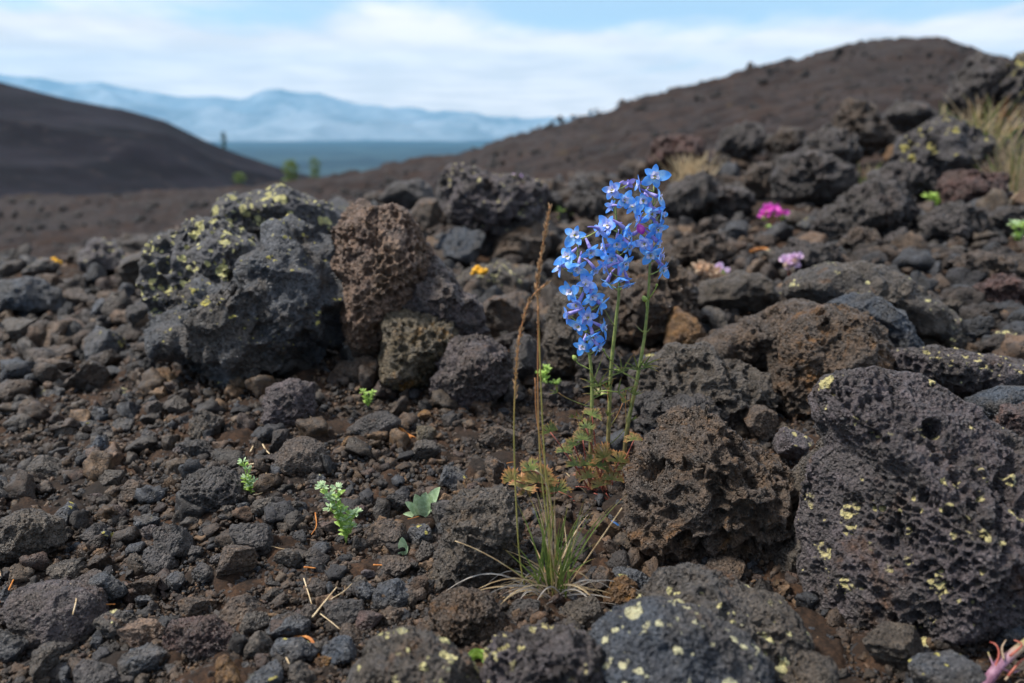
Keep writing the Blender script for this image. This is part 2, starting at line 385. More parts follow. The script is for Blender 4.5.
rock('rugged brown rock full of holes, just behind the middle and right flower stems', [(600,312),(612,284),(634,266),(660,262),(684,272),(698,292),(700,318),(672,340),(640,350),(612,345)], 'brown', 'big', base=358, name='lava_boulder', lump=.2)
rock('broken grey ledge of lava right of the flower stems, above the honeycomb rock', [(628,392),(648,362),(676,350),(706,344),(742,362),(768,386),(776,408),(764,434),(726,446),(690,428),(650,416)], 'grey', 'craggy', base=440, name='lava_boulder', lump=.2, ropey=.006)
rock('blue-black crusted rock right of the flower stems, in front of the grey ledge', [(624,420),(640,394),(672,384),(706,392),(730,410),(738,432),(700,446),(650,444)], 'dark', 'craggy', base=446, lump=.15)
rock('honeycomb brown lava rock in front of the ledge, right of the flower stems', [(622,524),(632,470),(648,430),(676,412),(712,408),(728,428),(748,446),(784,462),(800,492),(797,532),(768,558),(732,572),(688,574),(648,562)], 'brown', 'big', base=570, name='lava_boulder', lump=.13, facets=6)
rock('giant purple-grey vesicular boulder with one round hole, at the right edge', [(812,402),(820,376),(850,372),(885,371),(925,378),(952,398),(990,422),(1036,450),(1080,505),(1082,560),(1044,598),(1004,622),(960,642),(905,650),(852,640),(818,615),(800,578),(804,520),(812,470),(842,440),(850,425)], 'purpleg', 'giant', base=642, lev=8, name='lava_boulder', lump=.035, facets=1, rough=.026, dep=.8, planes=[(-.85,-.62,-.05,.60),(.3,-.8,.5,.80)], hole=[(-.016,.066,.0088)], crust=-.050)
rock('upright angular rock wedged between the honeycomb rock and the giant boulder', [(772,566),(786,530),(812,480),(826,440),(848,436),(856,462),(830,520),(806,570),(786,580)], 'grey', 'fine', base=585, lump=.12, dep=1.3)
rock('big brown rock with ochre edges, behind the giant boulder', [(770,388),(774,345),(792,318),(830,302),(868,310),(888,334),(897,366),(870,384),(848,398),(826,416),(786,426),(772,408)], 'ochre', 'med', base=425, name='lava_boulder', lump=.1)
rock('long brown slab sloping down to the left behind the big ochre-edged rock', [(690,352),(726,328),(776,304),(815,296),(832,310),(824,336),(790,348),(768,376),(736,366),(706,362)], 'brown', 'med', base=402, name='lava_boulder', lump=.12)
rock('long grey slab lying across the slope above the big ochre-edged rock', [(778,292),(800,272),(832,264),(870,268),(908,286),(940,306),(968,324),(956,346),(914,342),(880,326),(842,312),(802,304)], 'greyl', 'fine', base=356, name='lava_boulder', lump=.1)
rock('blue-grey rounded rock tucked under the long grey slab', [(826,302),(858,292),(888,306),(912,336),(930,366),(898,374),(878,334),(850,316)], 'blue', 'fine', base=385)
rock('dark ledge edged with bright yellow lichen, directly behind the giant boulder', [(890,350),(930,346),(984,352),(1050,364),(1050,398),(996,402),(958,396),(924,388),(898,374)], 'purplel', 'craggy', base=420, name='lava_boulder', lump=.1)
rock('bluish slab at the right edge above the giant boulder', [(968,400),(1000,388),(1050,386),(1050,440),(1012,436),(978,414)], 'blue', 'fine', base=450)
rock('reddish-brown rock at the right edge beside the giant boulder', (984,402,1050,462), 'pinkdark', 'med', base=470)
rock('small dark rock with lichen dots, between the honeycomb rock and the giant boulder', (776,426,812,462), 'purplel', 'fine', base=475)
rock('small blue-black rock sitting on the shoulder of the honeycomb rock', (728,446,766,476), 'blue', 'fine', zc=.80)
rock('small brown rock under the right corner of the ledge', (744,405,776,440), 'brown', 'fine', base=450)
rock('pale-crusted orange rock, just right of the right flower stem', [(664,345),(668,318),(676,306),(694,318),(708,338),(706,352),(680,356)], 'tan', 'fine', base=362)
rock('small grey-brown upright stone beside the pale-crusted orange rock', (702,305,728,340), 'grey', 'none', base=345)
rock('brown rugged rock on the slope above the pale-crusted orange rock', [(690,306),(702,282),(740,272),(776,280),(786,300),(752,312),(716,312)], 'grey', 'fine', base=330)
# bottom edge
rock('smooth blue-grey boulder with pale lichen spots, at the bottom edge below the brown clod', [(574,668),(588,640),(618,608),(656,600),(702,612),(742,634),(768,660),(772,700),(720,712),(580,708)], 'bluel', 'fine', base=765, name='lava_boulder', lump=.06, facets=5)
rock('speckled lava boulder with lichen edge and orange holes, behind the smooth blue-grey boulder', [(636,605),(650,578),(690,569),(738,582),(782,604),(804,632),(806,668),(770,690),(700,680),(650,650)], 'greyl', 'med', base=700, name='lava_boulder', lump=.09)
rock('craggy purple-black vesicular boulder at the bottom edge, below the grass tuft', [(478,672),(494,642),(528,630),(574,630),(604,646),(616,680),(612,716),(480,716)], 'purplel', 'big', base=765, name='lava_boulder', lump=.12)
rock('lichen-blotched brown boulder at the bottom edge, left of the craggy purple-black boulder', [(338,712),(352,664),(372,638),(402,632),(436,642),(468,660),(494,690),(490,716)], 'greyl', 'fine', base=765, name='lava_boulder', lump=.12)
rock('tall wrinkled grey rock left of the grass tuft', [(428,596),(438,545),(454,496),(482,487),(506,494),(519,516),(517,560),(502,584),(470,594),(446,602)], 'grey', 'med', base=600, name='lava_boulder', lump=.16, ropey=.008)
rock('rounded brown vesicular rock below the tall wrinkled rock', [(428,604),(456,590),(492,596),(508,628),(492,658),(456,654),(434,636)], 'brown', 'sponge', base=655, name='lava_boulder', lump=.1)
rock('broad dark purple rock lying in the gravel at the lower left', [(8,618),(12,592),(34,581),(70,582),(96,592),(106,620),(98,644),(56,652),(22,642)], 'purple', 'fine', base=645, name='lava_boulder', lump=.07)
rock('flat reddish vesicular rock with a pointed right end, in the lower left gravel', [(164,642),(168,622),(208,617),(232,634),(252,658),(236,664),(204,660),(172,654)], 'pinkdark', 'sponge', base=660, lump=.07)
rock('angular grey rock at the left edge of the gravel', [(-12,520),(28,509),(58,520),(62,545),(40,558),(-12,576)], 'grey', 'med', base=572, lump=.1)
rock('wide vesicular black rock in the middle of the left gravel', [(176,496),(186,474),(220,466),(240,476),(254,494),(242,510),(202,514)], 'dark', 'sponge', base=512, lump=.1)
rock('spongy grey block at the foot of the folded dark boulder', [(262,420),(266,388),(290,378),(314,382),(316,412),(304,432),(274,436)], 'purple', 'sponge', base=434, lump=.08)
rock('rounded brown vesicular stone below the spongy grey block', [(276,462),(284,440),(302,434),(324,446),(328,468),(314,480),(290,482)], 'brown', 'fine', base=481, lump=.06)
rock('flat brown rock in the shadow gap under the brown spongy boulder', [(328,380),(340,362),(366,354),(384,362),(382,380),(354,388)], 'brown', 'fine', base=388)
rock('dark flat pointed rock right of the small bright sprig', [(344,430),(362,416),(386,410),(402,420),(394,438),(360,442)], 'dark', 'none', base=440)
rock('blue-black angular stone in the gravel above the lichen-blotched boulder', [(370,606),(378,584),(398,580),(413,592),(404,610),(382,614)], 'blue', 'none', base=612)
# left background of the outcrop
rock('dark peaked rock with a lichen cap on the crest, right of the orange crust', [(78,270),(84,250),(98,238),(114,246),(128,262),(136,276),(100,280)], 'purplel', 'fine', base=290, lump=.15)
rock('low rock with pale top beside the orange crust at the far left', (24,258,62,280), 'greyl', 'fine', base=290)
rock('wide bluish rock at the left edge of the crest', [(-15,300),(0,282),(32,276),(58,290),(60,310),(30,322),(-15,320)], 'blue', 'fine', base=326, lump=.12)
rock('grey rock between the dark peaked rock and the lichen boulder', (118,250,154,290), 'grey', 'fine', base=300)
for i, (b, m, t) in enumerate([((90,298,116,324),'blue','small shiny blue-black rock, upper one left of the lichen boulder'), ((120,300,155,342),'dark','black rock against the left end of the lichen boulder'),
        ((84,326,126,366),'slate','dark bluish rock below the shiny blue-black rock'), ((0,318,44,350),'grey','grey flat rock at the left edge below the wide bluish rock'),
        ((52,286,92,312),'brown','low brown rock right of the wide bluish rock'), ((66,318,88,340),'pink','small reddish rock in the shade left of the black rock'),
        ((20,336,38,356),'dark','small dark blue stone at the far left below the flat grey rock'), ((148,368,186,394),'tan','orange-brown rock at the left foot of the folded dark boulder'),
        ((96,366,124,382),'blue','small blue-grey flat stone left of the orange-brown rock'), ((40,344,80,366),'brown','flat brown stone under the small reddish rock')]):
    rock(t, b, m, 'fine')
# right-hand slope
for b, m, v, t, k in [
    ([(768,180),(782,156),(804,145),(838,154),(856,178),(846,204),(816,213),(784,206)],'bdark','craggy','large rounded black boulder behind the pink flowers',dict(base=216,lump=.12)),
    ([(808,228),(824,206),(858,190),(892,182),(912,196),(920,216),(900,236),(860,244),(824,244)],'bdark','sponge','large grey-brown boulder in front of the rounded black boulder',dict(base=248)),
    ([(893,160),(910,132),(944,117),(976,134),(988,162),(966,186),(926,192),(900,178)],'blich','craggy','big black boulder with lichen dots, beside the dry grass on the upper right',dict(base=206)),
    ([(866,190),(876,170),(900,162),(930,172),(938,198),(908,206)],'bdark','craggy','dark reddish boulder under the big lichen-dotted boulder',dict(base=212)),
    ([(826,142),(836,112),(852,98),(878,112),(890,140),(872,154),(840,154)],'bbrown','craggy','pointed brown boulder in the middle of the upper slope',dict(base=170)),
    ([(802,170),(808,140),(826,124),(850,136),(862,162),(846,178)],'bdark','craggy','dark boulder behind the large rounded black boulder',dict(base=185)),
    ([(716,150),(722,130),(742,120),(760,130),(766,150),(744,160)],'bdark','craggy','round blue-grey boulder on the upper slope, above the dry clump by the flowers',dict(base=168)),
    ([(950,100),(958,78),(976,54),(1002,60),(1014,76),(1008,110),(976,124)],'bdark','craggy','tall jagged black boulder on the skyline at the right',dict(base=140)),
    ([(1000,84),(1012,56),(1050,48),(1050,112),(1016,118)],'blich','craggy','boulder cut by the right edge, on the skyline',dict(base=142)),
    ([(885,160),(888,146),(902,142),(910,152),(904,164)],'btan','none','small tan stone between the pointed brown boulder and the lichen-dotted boulder',dict(base=175)),
    ([(646,166),(656,142),(680,132),(704,142),(712,164),(680,176)],'bred','craggy','dull red rock behind the dry clump by the flowers',dict(base=186)),
    ([(655,208),(668,186),(702,176),(742,186),(758,206),(716,222),(676,222)],'bdark','craggy','wide low dark rock right of the top of the flowers',dict(base=226)),
    ([(922,226),(936,206),(958,202),(980,212),(988,234),(966,248),(934,246)],'bdark','craggy','smooth round dark rock above the tangle of dead twigs',dict(base=250)),
    ([(838,246),(852,228),(874,230),(888,250),(862,258)],'bbrown','craggy','pointed brown rock below the large grey-brown boulder',dict(base=262)),
    ([(884,240),(900,228),(920,236),(918,250),(896,254)],'bdark','craggy','small dark rock between the large grey-brown boulder and the smooth round rock',dict(base=256)),
    ([(770,262),(792,240),(830,244),(850,262),(820,276),(790,274)],'bdark','craggy','low dark rock under the pale lilac flowers',dict(base=282)),
    ([(944,262),(980,252),(1016,262),(1000,284),(960,282)],'bbrown','craggy','brown crumbly rock below the green sprig at the right edge',dict(base=292)),
    ([(976,284),(1000,272),(1034,284),(1034,312),(996,316)],'bred','craggy','reddish crumbly rock at the right edge',dict(base=320)),
    ([(764,142),(782,126),(804,132),(806,152),(780,158)],'bbrown','craggy','brown boulder left of the dark boulder on the upper slope',dict(base=168)),
    ([(744,184),(752,166),(772,160),(776,184),(760,196)],'bbrown','craggy','brown rock against the left side of the rounded black boulder',dict(base=204)),
    ([(940,180),(960,168),(1000,176),(1010,200),(980,212),(948,204)],'bred','craggy','dull reddish rock under the dry grass at the right',dict(base=218)),
    ([(880,118),(896,102),(926,104),(938,122),(904,132)],'bdark','craggy','low dark boulder just left of the tall jagged one',dict(base=150)),
    ([(500,200),(520,186),(550,190),(566,206),(530,216)],'bdark','craggy','dark flat rock on the crest behind the tip of the grass stalk',dict(base=226)),
    ([(560,206),(580,192),(610,196),(622,214),(590,224)],'bdark','craggy','dark rock on the crest just behind the left flowers',dict(base=232)),
    ([(556,250),(570,232),(600,236),(612,256),(580,268)],'bbrown','craggy','brown rock behind the left flowers',dict(base=274)),
    ([(664,262),(684,236),(716,232),(736,252),(706,270)],'bbrown','craggy','brown rock between the right flowers and the pink-and-cream flower',dict(base=276)),
    ([(984,216),(1004,204),(1040,210),(1040,236),(1000,240)],'bdark','craggy','dark rock behind the green sprig at the right edge',dict(base=246)),
    ]:
    k.setdefault('lump', .2); rock(t, b, m, v, **k)
# bottom right
rock('small rounded grey rock under the giant boulder', (862,628,928,672), 'grey', 'fine', base=672)
rock('brown holey rock at the bottom edge, right of the smooth blue-grey boulder', (770,650,840,700), 'grey', 'med', base=715)
rock('flat dark rock at the bottom edge left of the pinkish dead stem', (912,655,972,705), 'slate', 'fine', base=715)
rock('bluish rock in the shade at the right edge under the giant boulder', (986,600,1050,650), 'blue', 'fine', base=655)
rock('crumbly orange-brown clod right of the grass tuft', [(604,598),(610,584),(624,578),(636,586),(640,600),(628,610),(610,608)], 'tan', 'fine', base=612, lump=.3, name='clod', cat='clod')
rock('brown lump of lava above the crumbly orange-brown clod', (578,566,618,598), 'brown', 'fine', base=598)
rock('flat blue-grey stone left of the honeycomb rock foot', (608,568,650,590), 'slate', 'none', base=592)
rock('dark stone beneath the root of the grass tuft', (560,596,604,632), 'grey', 'fine', base=630)
rock('brown stone at the lower right corner of the honeycomb rock', (706,556,746,586), 'brown', 'fine', base=585)
# stones one can pick out in the left gravel
ST = [((188,409,224,441),'grey','triangular grey stone below the folded dark boulder'),((160,396,190,416),'grey','flat grey stone left of the triangular one'),
((234,523,272,556),'dark','blue-black porous stone right of the vesicular black rock'),((214,545,256,582),'brown','square brown stone left of the blue-black porous stone'),
((152,524,192,562),'dark','dark glossy stone in the lower left gravel with a notch'),((48,560,84,582),'grey','rough grey stone on the top edge of the broad dark purple rock'),
((54,420,80,440),'grey','rounded grey stone left of the bluish upright stone'),((92,434,110,462),'blue','bluish upright stone in the upper left gravel'),
((26,455,66,483),'grey','pitted grey stone at the left of the gravel'),((54,502,76,530),'slate','smooth tilted slate-blue stone right of the angular edge rock'),
((80,523,108,546),'dark','dark angular stone right of the slate-blue stone'),((144,548,176,574),'dark','round black stone in the middle of the left gravel'),
((164,572,186,590),'slate','small slate stone under the round black stone'),((100,610,134,640),'greyl','mottled yellow-grey stone right of the broad dark purple rock'),
((122,620,166,650),'pink','pinkish splintered stone left of the flat reddish rock'),((124,645,170,676),'slate','smooth dark stone at the bottom, below the pinkish splintered stone'),
((26,645,58,690),'grey','tall brownish stone at the bottom left corner'),((-6,628,26,662),'slate','rounded black stone at the left edge below the broad purple rock'),
((74,662,120,700),'dark','dark stone with a yellow dot cut by the bottom edge'),((214,658,246,695),'tan','brown lumpy stone at the bottom edge under the flat reddish rock'),
((216,594,260,624),'brown','wrinkled brown stone above the flat reddish rock'),((240,612,268,640),'grey','grey stone behind the orange needle bundle'),
((246,632,272,662),'grey','grey lump left of the orange needle bundle'),((268,614,308,640),'slate','dark wet-looking stone above the orange needle bundle'),
((272,638,318,668),'slate','flat slate stone just left of the orange needle bundle'),((320,640,358,668),'blue','round blue-black stone right of the orange needle bundle'),
((324,598,366,624),'dark','dark oval stone under the crossed dry straws'),((354,580,376,604),'slate','small slate stone left of the blue-black angular stone'),
((340,624,364,650),'ochre','ochre stone beside the lichen-blotched boulder'),((356,610,384,632),'pinkdark','reddish stone above the lichen-blotched boulder'),
((366,520,406,548),'brown','low brown stone left of the small folded sprout'),((406,524,434,548),'slate','pointed slate stone right of the small folded sprout'),
((414,540,436,566),'grey','grey pointed stone left of the tall wrinkled rock'),((430,500,452,530),'dark','black stone behind the single green leaf'),
((372,556,412,580),'brown','flat brown stone below the small folded sprout'),((386,492,410,512),'dark','dark stone left of the pale rosette'),
((410,440,440,462),'grey','low grey-brown stone above the pale rosette'),((440,466,468,492),'slate','slate stone on top of the tall wrinkled rock'),
((462,478,476,496),'tan','small tan stone above the tall wrinkled rock'),((484,456,504,492),'brown','brown pillar-like stone behind the tall wrinkled rock'),
((478,424,526,452),'ochre','ochre-brown stones clod beside the fallen blue petal'),((520,430,540,454),'brown','brown stone between the ochre clod and the flower leaves'),
((416,426,436,446),'yel','pale yellowish flat stone by the orange needle fan'),((340,436,358,452),'tan','small tan stone below the dark flat pointed rock'),
((180,440,214,462),'dark','dark stone under the triangular grey stone'),((208,478,232,500),'dark','small black stone against the vesicular black rock'),
((120,480,150,505),'brown','rounded brown stone in the left gravel'),((98,470,124,490),'grey','dull grey stone left of the rounded brown one'),
((140,400,166,420),'brown','low brown stone left of the flat grey stone'),((112,418,134,434),'slate','bluish stone beside the small white arc'),
((36,385,64,402),'slate','flat slate stone at the left in the upper gravel'),((6,414,36,432),'grey','grey stone at the left edge in the upper gravel'),
((128,576,162,598),'ochre','ochre-topped lava piece right of the broad purple rock'),((92,572,130,606),'blue','bluish jagged stone right of the top of the broad purple rock'),
((252,496,276,516),'grey','grey stone under the curled dry ring of grass'),((276,548,300,566),'grey','round grey stone left of the branching pale sprig'),
((306,578,326,598),'brown','small brown stone left of the crossed dry straws'),((300,604,322,622),'brown','brown stone touched by the crossed straws'),
((192,560,216,582),'dark','dark stone left of the square brown stone'),((178,598,214,618),'brown','brown lumpy stone behind the flat reddish rock'),
((366,640,380,656),'pinkdark','small reddish stone on the edge of the lichen-blotched boulder'),((286,662,320,692),'grey','grey stone cut by the bottom edge below the needle bundle'),
((246,664,284,700),'slate','dark slate stone cut by the bottom edge'),((0,585,12,606),'slate','small black stone at the very left edge'),
((520,568,560,600),'grey','grey stone half hidden by the grass tuft'),((504,598,540,630),'dark','dark stone under the silvery dead blades'),]
for b, m, t in ST:
    rock(t, b, m, rnd.choice(['none', 'fine', 'med']), name='lava_stone', cat='stone', lump=rnd.uniform(.08, .18), dep=rnd.uniform(.8, 1.1))

# ---- further single rocks and stones of the slope and the gravel, each labelled by what it lies next to
LM = [((250,330),'the large folded boulder'),((385,265),'the reddish-brown spongy boulder'),((490,200),'the square-topped purple block'),((420,350),'the yellow-stained pitted rock'),((470,375),'the rounded purple-grey rock'),
 ((630,220),'the blue flowers'),((655,310),'the rugged rock behind the flower stems'),((710,390),'the broken grey ledge'),((720,490),'the honeycomb rock'),((920,500),'the giant holed boulder'),((830,360),'the big ochre-edged rock'),
 ((870,300),'the long grey slab'),((812,180),'the rounded black boulder'),((773,212),'the magenta flowers'),((792,262),'the pale lilac flower head'),((712,272),'the cream flower head'),((860,215),'the large grey-brown boulder'),((940,155),'the lichen-dotted boulder'),
 ((855,120),'the pointed brown boulder'),((742,140),'the round blue-grey boulder'),((680,158),'the dull red rock'),((690,166),'the pale dry clump'),((984,90),'the tall jagged skyline boulder'),((955,225),'the smooth round dark rock'),((1018,235),'the green sprig at the right edge'),
 ((55,615),'the broad dark purple rock'),((210,640),'the flat reddish rock'),((215,490),'the vesicular black rock'),((290,408),'the spongy grey block'),((335,510),'the frosted sprig'),((247,480),'the slim pale sprig'),((422,503),'the pale rosette'),
 ((25,545),'the angular edge rock'),((310,650),'the orange needle bundle'),((470,540),'the tall wrinkled rock'),((415,665),'the lichen-blotched boulder'),((550,590),'the grass tuft'),((165,382),'the orange-brown rock'),((105,262),'the dark peaked rock'),((28,300),'the wide bluish rock'),((195,425),'the triangular grey stone'),((54,262),'the orange lichen cushion')]
used = set()
def auto_label(px, py, w, h, mat, noun):
    col = {'slate': 'slate-grey', 'blue': 'blue-grey', 'purple': 'purplish', 'brown': 'brown', 'pink': 'reddish-brown', 'pinkdark': 'dark reddish', 'ochre': 'ochre-stained', 'grey': 'grey-brown', 'dark': 'black', 'tan': 'tan', 'yel': 'yellowish',
           'bdark': 'dark', 'bbrown': 'brown', 'blich': 'lichen-dotted', 'bred': 'dull red', 'btan': 'tan', 'greyl': 'lichen-specked', 'purplel': 'purplish'}[mat]
    shp = 'flat' if w > 1.55 * h else 'upright' if h > 1.05 * w else 'small' if w < 18 else 'rounded'
    L = sorted(LM, key=lambda l: math.hypot(l[0][0] - px, (l[0][1] - py) * 1.3))[:5]
    def rel(l):
        dx, dy = px - l[0][0], py - l[0][1]
        return ('left of' if dx < 0 else 'right of') if abs(dx) > abs(dy) * 1.1 else ('behind' if dy < 0 else 'in front of')
    for l in L[:3]:
        t = f'{shp} {col} {noun} {rel(l)} {l[1]}'
        if t not in used: used.add(t); return t
    for a in range(4):
        for b in range(a + 1, 5):
            t = f'{shp} {col} {noun} between {L[a][1]} and {L[b][1]}'
            if t not in used and len(t.split()) <= 16: used.add(t); return t
    return None
BLOOMS = [(752,200,795,228),(778,250,806,280),(692,258,745,298),(684,238,698,262),(1008,215,1030,255),(562,205,574,228),(925,192,938,212),(668,152,708,184),(470,262,486,280),(46,254,64,272),(494,322,506,340),(950,90,1024,150),(975,150,1024,200),(856,155,880,188)]
BOX = [r[1] for r in ROCKS] + BLOOMS
def clear(px, py, w, h, f=.55):
    for x0, y0, x1, y1 in BOX:
        if abs(px - (x0 + x1) / 2) < (x1 - x0 + w) / 2 * f and abs(py - (y0 + y1) / 2) < (y1 - y0 + h) / 2 * f: return False
    return True
def fill(n, xr, yr, wmin, wmax, mats, noun, name, far=False):
    k = tries = 0
    while k < n and tries < n * 40:
        tries += 1; px = rnd.uniform(*xr); py = rnd.uniform(*yr)
        if far and e_of(py) > np.interp(u_of(px, py), CU, CE) - .008: continue
        w = wmin * (wmax / wmin) ** (rnd.random() ** 1.7) * (np.interp(py, [100, 400], [.8, 1.15]) if far else 1); h = w * rnd.uniform(.5, .85)
        if not clear(px, py, w, h): continue
        m = rnd.choice(mats); t = auto_label(px, py, w, h, m, noun)
        if not t: continue
        x0, y0, x1, y1 = px - w / 2, py - h / 2, px + w / 2, py + h / 2
        rock(t, (x0, y0, x1, y1), m, rnd.choice(['fine', 'craggy', 'sponge', 'med']), name=name, cat='stone' if noun == 'stone' else 'rock', lump=rnd.uniform(.16, .34)); BOX.append((x0, y0, x1, y1)); k += 1
fill(78, (380, 1020), (110, 400), 20, 62, ['bdark', 'bdark', 'bbrown', 'bbrown', 'grey', 'brown', 'slate', 'greyl', 'dark', 'bred'], 'rock', 'lava_rock', True)
fill(52, (0, 440), (395, 670), 13, 30, ['dark', 'grey', 'grey', 'brown', 'brown', 'slate', 'ochre', 'purple', 'pinkdark', 'tan'], 'stone', 'lava_stone')
fill(14, (0, 160), (285, 395), 14, 34, ['dark', 'grey', 'brown', 'slate', 'greyl'], 'rock', 'lava_rock')
# ------------------------------------------------------------------ ground sheet
def low_noise(P, r):
    return .012 * fbm(P / .12, 3, 1) + smst(r, 1.2, 4) * .05 * fbm(P / .5, 3, 5)
def make_ground():
    az = np.r_[np.linspace(-180, -46, 46)[:-1], np.linspace(-46, 46, 760), np.linspace(46, 180, 46)[1:]]
    a = np.radians(az)
    rr = np.r_[np.exp(np.linspace(math.log(.14), math.log(8), 620)), np.exp(np.linspace(math.log(8.05), math.log(70), 230)), np.exp(np.linspace(math.log(75), math.log(90000), 110))]
    lim = R(52); ae = np.where(np.abs(a) > lim, np.sign(a) * lim * (1 - (np.abs(a) - lim) / (np.pi - lim)), a)
    Rg, Ag = np.meshgrid(rr, a, indexing='ij'); Ae = np.broadcast_to(ae, Rg.shape)
    Z = base_h(np.tan(Ae).ravel(), (Rg * np.cos(Ae)).ravel())
    X = (Rg * np.sin(Ag)).ravel(); Y = (Rg * np.cos(Ag)).ravel(); r = Rg.ravel()
    P = np.c_[X, Y, np.zeros_like(X)]
    near = r < 9
    dz = np.zeros_like(Z)
    Pn = P[near]; rn = r[near]
    f1, f2, c = worley(Pn / .035, 3)
    d = low_noise(Pn, rn) + .004 * fbm(Pn / .02, 3, 2) + .010 * (c - .4) * smst(f2 - f1, .02, .25)
    f1c, f2c, c3 = worley(Pn / .011, 18); d += .0035 * (c3 - .3) * smst(f2c - f1c, .02, .3)
    f1b, f2b, cb = worley(Pn / .16 , 8)
    d += smst(rn, .9, 2.5) * .035 * (cb - .3) * smst(f2b - f1b, .03, .3)
    dz[near] = d
    mid = (r > 4) & (r < 150); Pm = P[mid]; rm = r[mid]
    f1, f2, c = worley(Pm / .55 + 3, 13); g1, g2, cc = worley(Pm / 1.6 + 3, 14)
    w = smst(rm, 5, 9)
    dz[mid] += w * (.10 * c * smst(f2 - f1, .03, .35) * (c > .35) + .20 * cc * (cc > .6) * smst(g2 - g1, .03, .4) * smst(rm, 12, 24) + .12 * fbm(Pm / 2.4, 3, 6) * smst(rm, 8, 20) + .3 * fbm(Pm / 9, 3, 16) * smst(rm, 14, 30) * smst(-rm, -60, -36))
    far = r > 1500
    dz[far] += 3 * fbm(P[far] / 3000, 3, 9)
    dz = np.where((r > 60) & (r < 1500), dz * .3, dz)
    Z = Z + dz
    V = np.c_[X, Y, Z]; nr, na = Rg.shape
    i = np.arange(nr - 1)[:, None] * na + np.arange(na - 1)[None, :]
    q = np.stack([i, i + 1, i + 1 + na, i + na], -1).reshape(-1, 4)
    V = np.r_[V, [[0, 0, -H0]]]; ctr = len(V) - 1
    k = np.arange(na - 1); t = np.stack([k, np.full_like(k, ctr), k + 1, k + 1], -1)
    zone = np.interp(np.log(np.r_[r, .1]), [math.log(2), math.log(9), math.log(60), math.log(200)], [0, .5, .5, 1.])
    faces = [tuple(x) for x in t[:, :3]]
    n = NT('lava_ground'); co = n.coords(False)
    soil = n.mix(n.ramp(n.noise(co, 60, 5, .65), .32, .68), lin('#241a14'), lin('#503a2a'))
    soil = n.mix(n.ramp(n.noise(co, 9, 4), .4, .65), soil, lin('#2e2824'))
    soil = n.mix(n.ramp(n.noise(co, 500, 3), .3, .7), soil, n.mix(.6, soil, (.004, .004, .004)))
    hill = n.mix(n.ramp(n.noise(co, 1.1, 5, .65), .38, .62), lin('#1d1615'), lin('#30241f'))
    hill = n.mix(n.ramp(n.noise(co, .16, 4, .6), .45, .62), hill, lin('#292220'))
    hill = n.mix(n.ramp(n.noise(co, 3.5, 4, .7), .52, .66), hill, lin('#171416'))
    hill = n.mix(n.math('MULTIPLY', n.ramp(n.noise(co, 2.0, 3), .60, .72), .6), hill, lin('#43392a'))
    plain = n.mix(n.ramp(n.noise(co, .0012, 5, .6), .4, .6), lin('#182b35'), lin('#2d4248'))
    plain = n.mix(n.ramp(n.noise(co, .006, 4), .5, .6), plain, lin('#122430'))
    at = n.n('ShaderNodeAttribute', attribute_name='zone')
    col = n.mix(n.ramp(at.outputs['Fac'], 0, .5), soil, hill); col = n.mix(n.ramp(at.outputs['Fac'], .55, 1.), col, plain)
    n.finish(col, .92, n.noise(co, 420, 6, .7), .002, .7, .2)
    nf = np.r_[q]
    o = mk('ground', V, nf[:, ::-1].copy(), n.m, attrs={'zone': zone})
    return tag(o, kind='structure')
make_ground()

def relief(name, tabx, taby, Yr, r0, r1, mat, fold, na=420, nr=120, low=None, front=1.0):
    """a real hill or range: ridge line at distance Yr, flanks falling to the ground in front and behind"""
    us = np.array([u_of(x, y) for x, y in zip(tabx, taby)]); es = np.array([e_of(y) for y in taby])
    u = np.linspace(us[0], us[-1], na); Yv = np.r_[np.linspace(r0, Yr, nr), np.linspace(Yr, r1, nr // 2)[1:]]
    Yg, Ug = np.meshgrid(Yv, u, indexing='ij'); e = np.interp(Ug, us, es); zr = e * Yr
    t = np.where(Yg <= Yr, (Yg - r0) / (Yr - r0), 1 - (Yg - Yr) / (r1 - Yr))
    lowz = low if low is not None else base_h(Ug.ravel(), np.full(Ug.size, r0)).reshape(Ug.shape) - 3
    X = Ug * Yg
    P = np.c_[X.ravel(), Yg.ravel(), np.zeros(X.size)]
    nz = fold[0] * fbm(P / fold[1], 5, 77).reshape(X.shape) - fold[0] * .8 * np.abs(vn(P / fold[1] * 1.7, 78)).reshape(X.shape)
    Z = lowz + (zr - lowz) * np.clip(t, 0, 1) ** front + nz * np.sin(np.pi * np.clip(t, 0, 1) ** 1.5) ** .7 + .24 * nz * t
    n_, m_ = Yg.shape; i = np.arange(n_ - 1)[:, None] * m_ + np.arange(m_ - 1)[None, :]
    q = np.stack([i, i + 1, i + 1 + m_, i + m_], -1).reshape(-1, 4)
    return tag(mk(name, np.c_[X.ravel(), Yg.ravel(), Z.ravel()], q[:, ::-1].copy(), mat), kind='structure')
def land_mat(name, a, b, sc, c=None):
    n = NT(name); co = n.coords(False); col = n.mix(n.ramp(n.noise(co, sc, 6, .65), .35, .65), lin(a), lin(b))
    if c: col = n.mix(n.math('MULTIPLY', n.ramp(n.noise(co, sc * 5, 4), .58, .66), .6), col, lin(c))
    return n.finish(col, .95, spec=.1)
relief('hill', [-700, -420, -200, -60, 0, 60, 120, 165, 210, 250, 285, 310, 345, 400, 470], [230, 60, 30, 60, 80, 97, 110, 121, 142, 157, 168, 177, 192, 215, 235], 310, 120, 620,
       land_mat('cinder_slope', '#110f15', '#1e1b22', .03, '#302a2b'), (5.5, 55), low=-34, front=.85)
